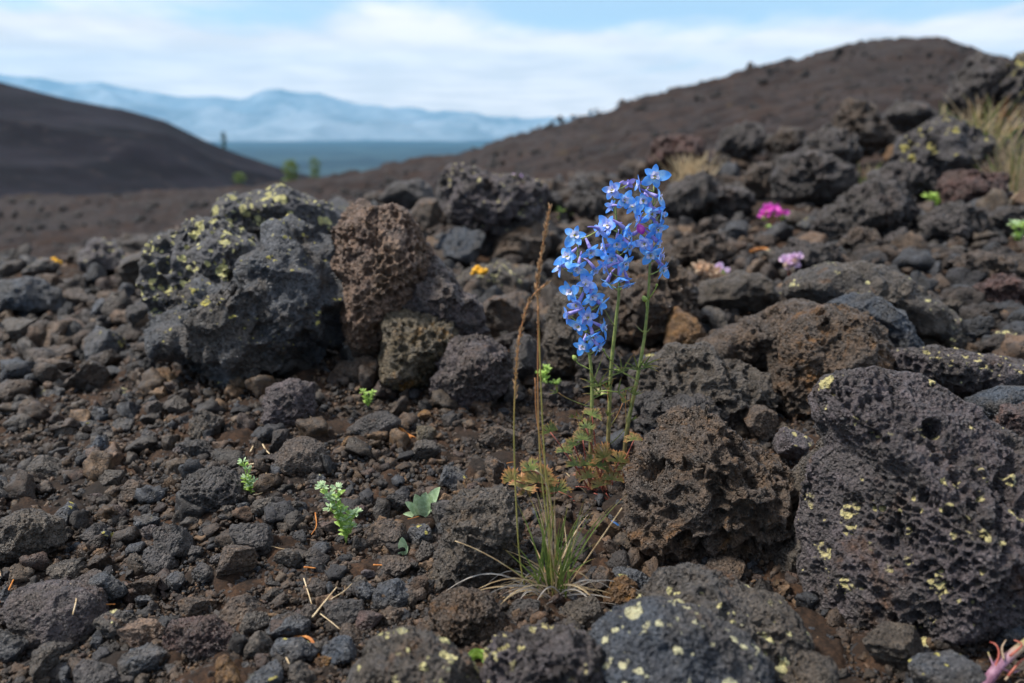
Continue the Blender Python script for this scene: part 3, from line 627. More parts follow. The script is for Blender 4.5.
relief('mountains', [-900, -500, -200, 0, 30, 60, 95, 130, 160, 185, 215, 240, 262, 280, 300, 318, 340, 360, 378, 400, 430, 455, 490, 530, 580, 700, 900, 1400], [90, 80, 70, 72, 74, 78, 79, 83, 90, 94, 92, 94, 88, 84, 87, 88, 97, 103, 104, 110, 115, 114, 117, 116, 119, 116, 120, 128], 12500, 8200, 16500,
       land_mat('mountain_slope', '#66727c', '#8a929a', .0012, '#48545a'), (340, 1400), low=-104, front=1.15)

# ------------------------------------------------------------------ loose stuff: gravel, rubble
def stone_shapes(level, n, seed0):
    out = []
    for k in range(n):
        r = np.random.default_rng(seed0 + k); P, T, _ = rock_verts(level, seed0 + k, (r.uniform(.75, 1.35), r.uniform(.65, 1.1), r.uniform(.45, .85)), None, 'none', lump=.34, facets=7); P = P * (1 + r.uniform(-.2, .2, (len(P), 1)) * (1 if level < 3 else .4))
        out.append(P)
    return out, T
def scatter(name, n, level, rmin, rmax, amin, amax, smin, smax, pw, mat, pal, label=None, power=1., seed=1, sink=.25, growth=1.):
    r_ = np.random.default_rng(seed); shapes, T = stone_shapes(level, 24, seed * 100)
    q = r_.uniform(0, 1, n); rr = 1 / (1 / rmin + q ** power * (1 / rmax - 1 / rmin)); az = np.radians(r_.uniform(amin, amax, n))
    s = smin * (smax / smin) ** (r_.uniform(0, 1, n) ** pw) * (rr / .7) ** growth / 2
    Vs = []; Cs = []; nv = len(shapes[0])
    z = base_h(np.tan(az), rr * np.cos(az)); z = z + np.where(rr < 9, low_noise(np.c_[rr * np.sin(az), rr * np.cos(az), 0 * rr], rr) * 1.0, 0); pal = np.array([lin(c) for c in pal])
    pk = vn(np.c_[rr * np.sin(az) * 9, rr * np.cos(az) * 9, 0 * rr], 91)
    for i in range(n):
        if level > 1 and growth >= 1 and rr[i] < 8 and pk[i] > .15 and s[i] / rr[i] > .0045 and i % 4: continue
        if growth < .8:
            X_, Y_ = rr[i] * math.sin(az[i]), rr[i] * math.cos(az[i]); zc_ = Y_ * cp - z[i] * sp; qx, qy = 512 + F * X_ / zc_, 341.5 - F * (Y_ * sp + z[i] * cp) / zc_; hp = s[i] * F / zc_
            if any(x0 - hp < qx < x1 + hp and y0 < qy - hp * .0 < y1 + hp * 1.2 for x0, y0, x1, y1 in BLOOMS): continue
        ax = r_.normal(size=3); ax /= np.linalg.norm(ax); M_ = np.array(Matrix.Rotation(r_.uniform(0, 6.28), 3, Vector(ax)))
        Vs.append(shapes[i % 24] @ M_.T * s[i] + (rr[i] * math.sin(az[i]), rr[i] * math.cos(az[i]), z[i] + s[i] * (.6 - sink) + r_.uniform(0, .4) * s[i]))
        c = pal[r_.integers(len(pal))] * r_.uniform(.38, 1.15); Cs.append(np.broadcast_to(c, (nv, 3)))
    V = np.concatenate(Vs).astype(np.float32); Fc = (T[None] + (np.arange(len(Vs)) * nv)[:, None, None]).reshape(-1, 3)
    return tag(mk(name, V, Fc, mat, attrs={'tint': np.concatenate(Cs)}, smooth=level > 2), label, kind='stuff')
def tint_mat(name, sc, bd):
    n = NT(name); co = n.coords(False); at = n.n('ShaderNodeAttribute', attribute_name='tint')
    c = n.mix(n.ramp(n.noise(co, 140 * sc, 5, .65), .35, .65), n.mix(.7, at.outputs['Color'], (.010, .008, .007)), at.outputs['Color'])
    c = n.mix(n.ramp(n.noise(co, 600 * sc, 3, .7), .3, .6), n.mix(.6, c, (.006, .005, .005)), c)
    h = n.math('ADD', n.noise(co, 380 * sc, 6, .7), n.math('MULTIPLY', n.ramp(n.vor(co, 420 * sc).outputs['Distance'], .05, .4), .7))
    return n.finish(c, n.ramp(n.noise(co, 80 * sc, 2), .3, .7, .45, .8), h, bd, 1., .5)
PAL = ['#4a3a2e', '#5a4839', '#68523e', '#4a4340', '#715640', '#45474d', '#5e4f43', '#7c6044', '#353336', '#5a463c', '#6b5238', '#4e463f', '#3c3430', '#665646']
gm = tint_mat('cinder_gravel', 1, .0016)
scatter('gravel', 26000, 2, .30, 2.3, -42, 44, .0032, .012, 1.6, gm, PAL, 'dark brown cinder gravel between the rocks', seed=2)
scatter('fine_gravel', 88000, 1, .30, 2.0, -42, 44, .0018, .0055, 1.2, gm, PAL, 'fine cinder grit on the soil', seed=7, sink=.1)
scatter('coarse_gravel', 3700, 3, .32, 2.6, -42, 44, .008, .026, 1.9, gm, PAL, 'coarser dark cinders lying among the gravel', seed=3, sink=.2)
rm_ = tint_mat('lava_rubble', .35, .006)
scatter('rubble', 4200, 3, 1.15, 6.0, -34, 40, .010, .036, 1.8, rm_, PAL[:4] + PAL[5:7] + ['#343235', '#3a3b3f', '#4c4038', '#6d5644'], 'lava rubble covering the slope behind the flowers', power=.8, seed=4, growth=.75)
scatter('scattered_boulders', 2500, 3, 8, 37, -38, 40, .0025, .0105, 2.4, tint_mat('hill_boulders', .06, .05), ['#242021', '#302826', '#201e21', '#3a302c'], 'small boulders strewn over the far hillside', power=.7, seed=5, growth=.9)

# medium stones, each its own thing
def near_label(px, py, mat, sz):
    return None
# ------------------------------------------------------------------ plants
def leaf_mat(name, a, b, sc=300, trans=.3, rough=.55, tip=None, z0=0., z1=1., attr=False):
    n = NT(name); co = n.coords(); c = n.mix(n.ramp(n.noise(co, sc, 3), .35, .65), lin(a), lin(b))
    if tip:
        at = n.n('ShaderNodeAttribute', attribute_name='along'); c = n.mix(n.ramp(at.outputs['Fac'], z0, z1), c, lin(tip))
    return n.finish(c, rough, n.noise(co, 900, 3), .0004, .4, .35, trans)
PM = dict(
    sepal=leaf_mat('blue_sepal', '#60b2ff', '#b6e2ff', 200, .4, .5, '#58a4fc', .2, .9),
    sepalv=leaf_mat('violet_blue_sepal', '#8eaaf8', '#bed0fe', 260, .4, .5, '#62a8fc', .3, .9),
    spur=leaf_mat('violet_spur', '#9186d6', '#b9aee6', 300, .2), white=leaf_mat('white_petal', '#c9c8f2', '#efeefb', 500, .35),
    eye=leaf_mat('yellow_petal', '#b9b23a', '#dccf66', 900, .2), stem=leaf_mat('green_stem', '#6f7d45', '#8d9555', 200, .0, .5, '#7d5a48', .55, 1.),
    bud=leaf_mat('green_bud', '#93a64c', '#b8c672', 300, .2), leafg=leaf_mat('divided_leaf', '#4c5a30', '#76803f', 200, .2, .55, '#8f6a42', .4, 1.),
    leafo=leaf_mat('turning_leaf', '#6d7238', '#93804a', 200, .2, .55, '#b07a4c', .35, .95), petiole=leaf_mat('red_petiole', '#94463c', '#b06a58', 200, .1),
    green=leaf_mat('grass_green', '#5f7638', '#8b9a50', 150, .3, .5, '#b59a5c', .75, 1.), dry=leaf_mat('dry_grass', '#b89a72', '#dcc7a0', 150, .25, .6),
    grey=leaf_mat('dead_grass', '#a39a90', '#cfc5b8', 150, .15, .7), seed=leaf_mat('seed_head', '#947250', '#c2a27c', 500, .2, .6),
    culm=leaf_mat('culm', '#8c8a4a', '#a59a58', 150, .1, .5, '#b07b50', .35, .7), sprig=leaf_mat('sprig_leaf', '#8eb04c', '#bcd878', 300, .35, .5),
    pale=leaf_mat('hairy_leaf', '#9dbb80', '#cbdcb4', 600, .3, .6), sage=leaf_mat('sage_leaf', '#93ac80', '#b7cca2', 300, .2, .6),
    needle=leaf_mat('orange_needle', '#a8652c', '#cf8b48', 200, .1, .5), straw=leaf_mat('straw', '#b89c74', '#dbc6a2', 200, .1, .6),
    pinkf=leaf_mat('magenta_petal', '#d83cba', '#f07ad8', 300, .3), palep=leaf_mat('pale_pink_petal', '#d9b3d8', '#f2dcee', 300, .3), cream=leaf_mat('cream_calyx', '#c9a58c', '#e2c9a8', 300, .2),
    lichen=leaf_mat('orange_lichen', '#c58a1e', '#e9b53c', 400, .0, .9), twig=leaf_mat('dead_twig', '#8d7864', '#b39c82', 200, .0, .8), mauve=leaf_mat('mauve_stem', '#7d5468', '#a88094', 120, .1, .5, '#a89c6c', .5, 1.),
    crown=leaf_mat('tree_leaf', '#4a5c26', '#76863c', 2, .2, .7), crownd=leaf_mat('dark_tree_leaf', '#26402c', '#3c5a3a', 2, .1, .7), bark=leaf_mat('bark', '#4d4036', '#6b5a4a', 5, .0, .9), redleaf=leaf_mat('red_leaf', '#9c3a2a', '#c25a40', 300, .2))
class MB:
    def __init__(s): s.v = []; s.f = []; s.a = []
    def tube(s, pts, r0, r1=None, n=6, rf=None):
        pts = [Vector(p) for p in pts]; r1 = r0 if r1 is None else r1; m = len(pts); b = len(s.v); up = Vector((.3, .9, .2))
        for i, p in enumerate(pts):
            t = (pts[min(i + 1, m - 1)] - pts[max(i - 1, 0)]).normalized(); x = t.cross(up).normalized(); y = t.cross(x); k = i / (m - 1); r = rf(k) if rf else r0 + (r1 - r0) * k
            for j in range(n):
                an = 2 * math.pi * j / n; s.v.append(p + (x * math.cos(an) + y * math.sin(an)) * r); s.a.append(k)
        for i in range(m - 1):
            for j in range(n):
                s.f.append((b + i * n + j, b + i * n + (j + 1) % n, b + (i + 1) * n + (j + 1) % n, b + (i + 1) * n + j))
        s.f.append(tuple(b + j for j in range(n))[::-1]); s.f.append(tuple(b + (m - 1) * n + j for j in range(n)))
    def strip(s, pts, w, nrm, prof=None, fold=.25):
        """blade along pts, three vertices across so it has a keel"""
        pts = [Vector(p) for p in pts]; m = len(pts); b = len(s.v); nrm = Vector(nrm)
        for i, p in enumerate(pts):
            t = (pts[min(i + 1, m - 1)] - pts[max(i - 1, 0)]).normalized(); x = t.cross(nrm)
            x = x.normalized() if x.length > 1e-6 else Vector((1, 0, 0)); up = x.cross(t); k = i / (m - 1)
            h = w / 2 * (prof(k) if prof else (1 - k ** 2.2) * min(1, .55 + k * 2))
            s.v += [p - x * h + up * h * fold, p, p + x * h + up * h * fold]; s.a += [k] * 3
        for i in range(m - 1):
            for j in (0, 1):
                s.f.append((b + i * 3 + j, b + i * 3 + j + 1, b + i * 3 + 4 + j, b + i * 3 + 3 + j))
    def ball(s, c, r, l=1, sc=(1, 1, 1), jit=0.):
        V, T = ico(l); b = len(s.v); c = Vector(c)
        for v in V:
            q = 1 + jit * rnd.uniform(-1, 1); s.v.append(c + Vector((v[0] * sc[0], v[1] * sc[1], v[2] * sc[2])) * r * q); s.a.append((v[2] + 1) / 2)
        s.f += [tuple(int(i) + b for i in t) for t in T]
    def build(s, name, mat, parent=None, label=None):
        if not s.v: return None
        inv = Vector(parent.matrix_basis.translation) if parent is not None and parent.type == 'EMPTY' and parent.parent is None else Vector((0, 0, 0))
        if parent is not None and parent.parent is not None: inv = Vector(parent.parent.location) + Vector(parent.location)
        elif parent is not None and parent.type == 'MESH': inv = Vector(parent.location)
        V = np.array([(v - inv)[:] for v in s.v]); o = mk(name, V, s.f, PM[mat], parent, attrs={'along': np.array(s.a)})
        if label: o['label'] = label
        return o
def bez(a, b, c, n=10, d=None):
    a, b, c = Vector(a), Vector(b), Vector(c); o = []
    for i in range(n):
        t = i / (n - 1)
        if d is None: o.append(a * (1 - t) ** 2 + b * 2 * t * (1 - t) + c * t * t)
        else: dd = Vector(d); o.append(a * (1 - t) ** 3 + b * 3 * t * (1 - t) ** 2 + c * 3 * t * t * (1 - t) + dd * t ** 3)
    return o
def catmull(P, n=6):
    P = [Vector(p) for p in P]; Q = [P[0] * 2 - P[1]] + P + [P[-1] * 2 - P[-2]]; o = []
    for i in range(1, len(Q) - 2):
        for k in range(n):
            t = k / n; a, b, c, d = Q[i - 1:i + 3]; o.append(.5 * ((2 * b) + (c - a) * t + (2 * a - 5 * b + 4 * c - d) * t * t + (3 * b - a - 3 * c + d) * t ** 3))
    return o + [P[-1]]
def frame(n, roll=0.):
    n = Vector(n).normalized(); u = Vector((0, 0, 1)) - n * n.z; u = u.normalized() if u.length > .05 else Vector((0, 1, 0)); r = u.cross(n).normalized()
    c, s_ = math.cos(roll), math.sin(roll); return n, u * c + r * s_, r * c - u * s_

YF = WZ(605, 505, hit(605, 500)).y                     # distance of the larkspur clump
PX = YF / (cp * F) * 1.0                               # metres per pixel there
def flower(parent, px, py, yoff, yaw, tilt, roll, sc, stem_pt, mat='sepal', droop=0.):
    c = WY(px, py, YF + yoff); n = Vector((math.sin(yaw) * math.cos(tilt), -math.cos(yaw) * math.cos(tilt), math.sin(tilt))); n, up, rt = frame(n, roll)
    L = .0102 * sc; yaw = yaw * 1.5; yaw += rnd.uniform(-.35, .35); tilt += rnd.uniform(-.45, .25); n = Vector((math.sin(yaw) * math.cos(tilt), -math.cos(yaw) * math.cos(tilt), math.sin(tilt))); n, up, rt = frame(n, roll + rnd.uniform(-.35, .35)); se = MB()
    for k in range(5):
        an = R(90 + 72 * k + rnd.uniform(-9, 9)); dr = up * math.sin(an) + rt * math.cos(an); cup = rnd.uniform(-.1, .9) - droop
        l = L * (1.05 if k else .95) * rnd.uniform(.78, 1.18); w = l * (.66 if k in (1, 2, 3, 4) else .6) * rnd.uniform(.85, 1.1)
        p0 = c + dr * L * .10; p1 = c + dr * l * .55 + n * l * cup * .3; p2 = c + dr * l + n * l * (cup * .8 - rnd.uniform(0, .25))
        se.strip(bez(p0, p1, p2, 8), w, n + dr * .1, lambda t: (math.sin(math.pi * (.10 + .84 * t ** .9)) ** .8) if t < 1 else .08, fold=rnd.uniform(.1, .4))
    o = se.build('flower', mat, parent)
    sp_ = MB(); b = c - n * L * .05 + up * L * .12; sp_.tube(bez(b, b - n * L * .9 + up * L * .35, b - n * L * 1.5 + up * L * rnd.uniform(.2, .75) + rt * L * rnd.uniform(-.3, .3), 8), L * .16, n=6, rf=lambda t: L * (.17 * (1 - t) ** .8 + .035))
    sub(sp_, 'spur', 'spur', o)
    wp = MB()
    for sx in (-1, 1):
        wp.strip(bez(c + up * L * .05 + rt * sx * L * .04, c + n * L * .3 + up * L * .2 + rt * sx * L * .12, c + n * L * .34 + up * L * .34 + rt * sx * L * .22, 5), L * .34, n, lambda t: math.sin(math.pi * (.15 + .8 * t)))
        wp.strip(bez(c - up * L * .03 + rt * sx * L * .06, c + n * L * .35 - up * L * .02 + rt * sx * L * .2, c + n * L * .36 - up * L * .22 + rt * sx * L * .30, 5), L * .38, n + up * .4, lambda t: math.sin(math.pi * (.15 + .75 * t)))
    sub(wp, 'petal', 'white', o)
    ey = MB()
    for _ in range(7): ey.ball(c + n * L * rnd.uniform(.1, .28) + up * L * rnd.uniform(-.22, .04) + rt * L * rnd.uniform(-.1, .1), L * .065, 1)
    sub(ey, 'stamen', 'eye', o)
    pd = MB(); pd.tube(bez(stem_pt, (Vector(stem_pt) + c) / 2 - Vector((0, 0, .002)), c - n * L * .08, 6), .00055, .0004, 5); sub(pd, 'pedicel', 'bud', o)
    return o
def sub(mb, name, mat, parent):
    # sub-part of a mesh whose vertices are stored relative to the plant's base
    base = Vector(parent.parent.location) if parent.parent else Vector(parent.location)
    V = np.array([(v - base)[:] for v in mb.v]); return mk(name, V, mb.f, PM[mat], parent, attrs={'along': np.array(mb.a)})
def part(mb, name, mat, root):
    V = np.array([(v - Vector(root.location))[:] for v in mb.v]); return mk(name, V, mb.f, PM[mat], root, attrs={'along': np.array(mb.a)})
def divided_leaf(root, c, r, n, base, mat='leafg', k=9, spread=150, pet='petiole'):
    """palmate leaf: narrow toothed segments fanning from one point, on its petiole"""
    c = Vector(c); n_, up, rt = frame(n, rnd.uniform(-.4, .4)); m = MB()
    for i in range(k):
        an = R(90 + spread * (i / (k - 1) - .5) + rnd.uniform(-6, 6)); dr = (up * math.sin(an) + rt * math.cos(an)); l = r * rnd.uniform(.75, 1.1)
        m.strip(bez(c, c + dr * l * .5 + n_ * l * .12, c + dr * l - n_ * l * rnd.uniform(0, .25), 6), l * .135, n_, lambda t: .35 + .75 * math.sin(math.pi * t) if t < 1 else .05)
        for sx in (-1, 1, -.6, .6):
            d2 = (dr + (up * math.cos(an) - rt * math.sin(an)) * sx * .55).normalized(); q = c + dr * l * rnd.uniform(.42, .58)
            m.strip(bez(q, q + d2 * l * .2, q + d2 * l * .38, 4), l * .085, n_, lambda t: .6 + .5 * math.sin(math.pi * t) if t < 1 else .05)
    o = part(m, 'leaf', mat, root)
    if base is not None:
        p = MB(); b = Vector(base); p.tube(bez(b, (b + c) / 2 + Vector((rnd.uniform(-.004, .004), 0, .006)), c, 9), .0008, .0006, 5); sub(p, 'petiole', pet, o)
    return o
def stem_pts(ps, yo=0.): return catmull([WY(x, y, YF + yo + d) for x, y, d in ps], 6)
def on_stem(st, py):
    best = min(st, key=lambda p: abs(proj(p)[1] - py)); return best
def proj(p):
    zc = p.y * cp - p.z * sp; yc = p.y * sp + p.z * cp; return 512 + F * p.x / zc, 341.5 - F * yc / zc

def larkspur(label, path, flowers, yo):
    b = WY(path[0][0], path[0][1], YF + yo); root = empty('larkspur', b, label, 'flower', 'larkspurs in bloom')
    st = stem_pts(path, yo); m = MB(); m.tube(st, .0013, n=8, rf=lambda t: .00165 * (1 - t) + .0006)
    m.a = [1 - a for a in m.a]; part(m, 'stem', 'stem', root)
    for f in flowers:
        px, py, yaw, tilt, roll, sc = f[:6]; mt = f[6] if len(f) > 6 else 'sepal'
        flower(root, px, py, yo + rnd.uniform(-.008, .004) - .003, R(yaw), R(tilt), R(roll), sc, on_stem(st, py + 8), mt, droop=f[7] if len(f) > 7 else 0)
    return root, st
fl = [(575,235,-8,5,0,1.05),(599,230,100,15,0,.75,'sepalv'),(568,256,-30,0,10,1.0),(590,251,25,-10,0,.95),(561,267,-60,5,0,.8,'sepalv'),(577,268,10,-30,30,.95),(594,270,30,-15,0,.85),
      (586,284,0,10,20,.85,'sepalv'),(571,292,-35,10,0,.95),(592,296,20,0,0,1.0),(577,304,-20,-10,40,.95,'sepalv'),(600,305,50,0,0,.9),(568,315,-50,0,0,.9,'sepalv'),(588,317,5,0,15,1.05,'sepalv'),
      (603,328,50,-5,0,.9),(579,326,-25,-15,0,.95),(592,336,15,-20,30,1.0),(583,346,-20,-25,0,.9),(598,347,35,-20,0,.9)]
L1_, st1 = larkspur('leftmost blue larkspur, its lowest flowers hanging in a dense pile', [(589,512,.0),(590,480,0),(591,430,0),(592,385,0),(588,340,0),(583,300,0),(579,265,0),(577,240,0)], fl, 0)
fm = [(613,190,-35,20,0,.95,'sepalv'),(628,184,110,10,0,.55,'spur'),(612,206,-80,0,0,.6,'sepalv'),(624,200,15,-10,10,.9),(609,226,-20,15,0,.95,'sepalv'),(624,229,45,-10,0,.9),(617,243,0,-25,20,.95),(605,247,-50,0,0,.85,'sepalv'),
      (629,246,50,-10,0,.85),(612,258,-10,-20,0,.95),(607,268,-45,0,0,.8,'sepalv'),(624,263,40,-5,0,.9),(619,277,5,-35,0,1.05,'sepal',-.1),(608,283,-50,-25,0,.85),(627,284,45,-45,0,.95,'sepal')]
L2_, st2 = larkspur('middle blue larkspur with its lowest flowers drooping open over the bare stem', [(607,508,.0),(607,470,0),(609,420,0),(611,370,0),(616,320,0),(619,290,0),(618,250,0),(616,215,0),(614,190,0)], fm, .008)
fr = [(654,176,8,8,0,1.05),(640,184,-60,0,0,.7,'sepalv'),(644,200,-25,-5,0,.9,'sepal'),(658,198,45,-10,0,.9),(634,206,-40,10,0,.85),(651,212,5,-20,0,1.05),(661,214,50,-15,10,.9),(640,220,-50,0,0,.8,'sepalv'),
      (657,228,25,-25,0,1.05),(645,243,-30,0,0,.85,'sepalv'),(632,236,-55,-5,0,.9),(657,243,35,0,0,.95),(660,256,55,-10,20,.95,'sepalv'),(651,254,-10,-30,0,.95),(663,268,50,-30,0,.9)]
L3_, st3 = larkspur('tallest, rightmost blue larkspur with one bright pink bud among its flowers', [(628,505,.0),(624,470,0),(627,430,0),(636,385,0),(644,340,0),(648,300,0),(650,262,0),(652,225,0),(654,185,0)], fr, .002)
def bud(root, st, px, py, dx, r, mat, yo=0, name='bud'):
    c = WY(px, py, YF + yo - .004); m = MB(); up = Vector((dx * .4, -.1, 1)).normalized(); L = r * 2.4
    m.tube(bez(c - up * L * .5, c, c + up * L * .5 + Vector((-.001, 0, 0)), 8), r, n=8, rf=lambda t: r * math.sin(math.pi * (.08 + .86 * t)) ** .8); o = part(m, name, mat, root)
    p = MB(); p.tube(bez(on_stem(st, py + 14), c - up * L * 1.1 + Vector((dx * .001, 0, 0)), c - up * L * .45, 6), .0006, .0005, 5); sub(p, 'pedicel', 'bud', o)
bud(L3_, st3, 645, 299, -1, .0024, 'bud'); bud(L1_, st1, 575, 358, -1, .0022, 'bud'); bud(L3_, st3, 641, 229, -1, .0036, 'pinkf')
bud(L2_, st2, 604, 350, -1, .0011, 'bud'); bud(L3_, st3, 657, 285, 1, .0012, 'bud')
for root, st, a, b, side in ((L3_, st3, 332, (635,324), 0), (L3_, st3, 330, (652,326), 0), (L1_, st1, 385, (604,352), 0), (L2_, st2, 325, (603,306), 0)):
    m = MB(); p0 = on_stem(st, a); p1 = WY(b[0], b[1], p0.y - .004); m.tube(bez(p0, (p0 + p1) / 2 - Vector((0, 0, .002)), p1, 6), .0006, .0004, 5); part(m, 'side_shoot', 'stem', root)
# stem leaves with thread-like segments
def whorl(root, st, px, py, spread):
    p0 = on_stem(st, py); c = WY(px, py, p0.y - .006); m = MB()
    for a in spread:
        d = Vector((math.cos(R(a)), rnd.uniform(-.4, .2), math.sin(R(a)))); l = rnd.uniform(.012, .020); m.strip(bez(c, c + d * l * .6 + Vector((0, 0, .002)), c + d * l, 6), .0016, (0, -1, .3))
    o = part(m, 'leaf', 'leafg', root); p = MB(); p.tube([p0, (p0 + c) / 2 + Vector((0, 0, .0015)), c], .0007, .0006, 5); sub(p, 'petiole', 'bud', o)
whorl(L3_, st3, 638, 370, (150, 110, 60, 20, 175)); whorl(L3_, st3, 644, 366, (0, 30, -20, 60)); whorl(L2_, st2, 622, 372, (170, 140, 100, 60, 20, 200, -30))
whorl(L1_, st1, 598, 386, (160, 120, 60, 30, 190)); whorl(L1_, st1, 618, 392, (20, -50, 80)); whorl(L2_, st2, 600, 395, (180, 130, 210, 90))
for i in range(14):
    root, st = ((L1_, st1), (L2_, st2), (L3_, st3))[i % 3]; m = MB(); p0 = on_stem(st, rnd.uniform(400, 478)); an = R(rnd.uniform(20, 160)); l = rnd.uniform(.014, .034)
    p1 = p0 + Vector((math.cos(an) * l, -rnd.uniform(.0, .012), math.sin(an) * l)); m.tube(bez(p0, p0.lerp(p1, .5) + Vector((math.cos(an) * .004, 0, -.002)), p1, 7), .0005, .0003, 5)
    for k in range(4):
        a2 = an + rnd.uniform(-1.1, 1.1); q = p1 + Vector((math.cos(a2) * .009, -.002, math.sin(a2) * .009)); m.strip(bez(p1, p1.lerp(q, .5), q, 4), .0012, (0, -1, .3))
    part(m, 'side_shoot', 'leafg' if i % 2 else 'culm', root)
# basal leaves
B = WY(606, 512, YF); 
def bl(root, px, py, r, mat, k=9, sp=175, yo=-.012, pet='petiole', base=None):
    c = WY(px, py, YF + yo); divided_leaf(root, c, r, (rnd.uniform(-.4, .4), -.9, rnd.uniform(.3, .9)), base or (B + Vector((rnd.uniform(-.01, .012), rnd.uniform(-.005, .008), -.004))), mat, k, sp, pet)
for px, py, r, mat in [(522,488,.017,'leafo'),(538,482,.020,'leafo'),(549,500,.019,'leafo'),(556,492,.016,'leafg'),(560,506,.014,'leafg'),(531,470,.012,'leafg'),(512,480,.012,'leafo'),(540,512,.015,'leafo'),(527,500,.013,'leafo'),(572,512,.011,'leafo')]: bl(L1_, px, py, r, mat)
for px, py, r, mat in [(596,466,.017,'leafg'),(604,458,.015,'leafo'),(583,440,.011,'leafg'),(574,446,.010,'leafg'),(592,416,.010,'leafg'),(588,478,.013,'leafo'),(612,480,.012,'leafo'),(600,486,.012,'leafo'),(576,466,.012,'leafg'),(564,452,.009,'leafg')]: bl(L2_, px, py, r, mat)
for px, py, r, mat in [(625,470,.014,'leafo'),(634,440,.009,'leafo'),(619,462,.013,'leafo'),(550,432,.011,'leafg'),(586,428,.010,'leafg')]: bl(L3_, px, py, r, mat)
for i in range(54):                                    # tangle of old red leaf stalks round the crown of the plant
    m = MB(); root = (L1_, L2_, L3_)[i % 3]; a = B + Vector((rnd.uniform(-.012, .016), rnd.uniform(-.012, .008), rnd.uniform(-.006, .004)))
    an = rnd.uniform(100, 215) if i % 4 else rnd.uniform(20, 160); l = rnd.uniform(.03, .065); e = a + Vector((math.cos(R(an)) * l, rnd.uniform(-.02, .012), max(-.004, math.sin(R(an)) * l * .55) + .006))
    m.tube(bez(a, (a + e) / 2 + Vector((0, -.004, rnd.uniform(.004, .016))), e, 9), .0008, .0004, 5); part(m, 'leaf_stalk', 'petiole' if i % 5 else 'dry', root)

def blade(mb, a, b, c, w, nrm=None): mb.strip(bez(a, b, c, 11), w, nrm or (rnd.uniform(-.5, .5), -1, rnd.uniform(0, .6)), fold=.35)
# grass tuft
G = WZ(556, 604, hit(556, 600)); YG = G.y
tuft = empty('grass_tuft', G, 'green grass tuft with a skirt of silvery dead blades, at the foot of the flowers', 'grass')
def gtip(px, py, d=0.): return WY(px, py, YG + d)
for i in range(42):
    x0 = rnd.gauss(556, 8); px = rnd.gauss(558, 17); py = rnd.uniform(482, 568); m = MB(); a = gtip(x0, 604 + rnd.uniform(-4, 4), rnd.uniform(-.008, .008)); c = gtip(px + (px - 556) * .4, py, rnd.uniform(-.02, .02))
    blade(m, a, a.lerp(c, .5) + Vector(((x0 - px) * .0002, 0, .012)), c, rnd.uniform(.0011, .0020)); part(m, 'blade', 'green' if i % 3 else 'dry', tuft)
for tx, ty, w, mt in [(585,497,.0016,'green'),(578,530,.0016,'green'),(503,548,.0018,'green'),(497,560,.0012,'green'),(520,578,.001,'dry'),(568,500,.0014,'green'),(547,520,.0012,'dry'),(540,515,.0016,'green')]:
    m = MB(); a = gtip(556 + rnd.uniform(-8, 8), 602); c = gtip(tx, ty, -.01); blade(m, a, a.lerp(c, .5) + Vector((0, -.004, .006)), c, w); part(m, 'blade', mt, tuft)
for i in range(45):
    an = rnd.uniform(150, 240) if i % 4 else rnd.uniform(-30, 60); l = rnd.uniform(.03, .085); m = MB(); a = G + Vector((rnd.uniform(-.012, .010), rnd.uniform(-.008, .008), .002)); c = a + Vector((math.cos(R(an)) * l, -abs(math.sin(R(an))) * l * .45 - .004, rnd.uniform(-.006, .012)))
    blade(m, a, a.lerp(c, .45) + Vector((0, 0, rnd.uniform(.014, .045))), c, rnd.uniform(.0008, .0016)); part(m, 'blade', rnd.choice(['dry', 'grey', 'grey']), tuft)
for pts in ([(545,596),(500,556),(455,541)], [(545,598),(476,600),(462,655)], [(548,600),(560,480),(535,470)], [(560,598),(600,540),(622,508)]):
    m = MB(); P = [gtip(*p, d=-.006 * i) for i, p in enumerate(pts)]; m.tube(bez(P[0], P[1], P[2], 14), .0006, .0004, 5); part(m, 'blade', 'dry', tuft)

def spike(label, path, h0, h1, dens, rr, dep, mats=('culm', 'seed'), side=None):
    Yb = YG + dep; P = catmull([WY(x, y, Yb) for x, y in path], 8); root = empty('grass_stalk', P[0], label, 'grass stalk'); m = MB(); m.tube(P, .0006, .0004, 6); part(m, 'stalk', mats[0], root)
    sd = MB(); n = len(P)
    for _ in range(dens):
        t = h0 + (h1 - h0) * rnd.random(); i = min(n - 2, int(t * (n - 1))); f = t * (n - 1) - i; p = P[i].lerp(P[i + 1], f); tg = (P[i + 1] - P[i]).normalized()
        k = (t - h0) / (h1 - h0); r = rr * (1.0 - .5 * k) ; o = Vector((rnd.gauss(0, 1), rnd.gauss(0, 1), 0)).normalized() * r * rnd.uniform(.15, .6)
        d = (tg * 2.2 + o.normalized() * .8).normalized(); l = rr * rnd.uniform(1.3, 2.2); sd.strip(bez(p + o * .3, p + o + d * l * .5, p + o * 1.3 + d * l, 4), rr * .55, o + Vector((0, -.3, 0)), lambda q: math.sin(math.pi * (.12 + .8 * q)), fold=.6)
    part(sd, 'seed_head', mats[1], root); return root
spike('tallest dry grass stalk with a slim brown seed head, left of the blue flowers', [(556,602),(549,520),(543,430),(540,360),(538,305),(537,283),(543,245),(550,206)], .60, 1., 120, .0019, .0)
spike('shorter thick brown grass stalk bending right, crossing the tallest stalk', [(528,602),(520,560),(516,500),(514,430),(516,373),(520,335),(530,300),(547,283)], .50, 1., 100, .0018, -.004)
spike('thin grass stalk with a small sparse seed tip, beside the tallest stalk', [(553,600),(549,540),(541,470),(538,400),(538,340),(538,306)], .82, 1., 26, .0010, -.008)
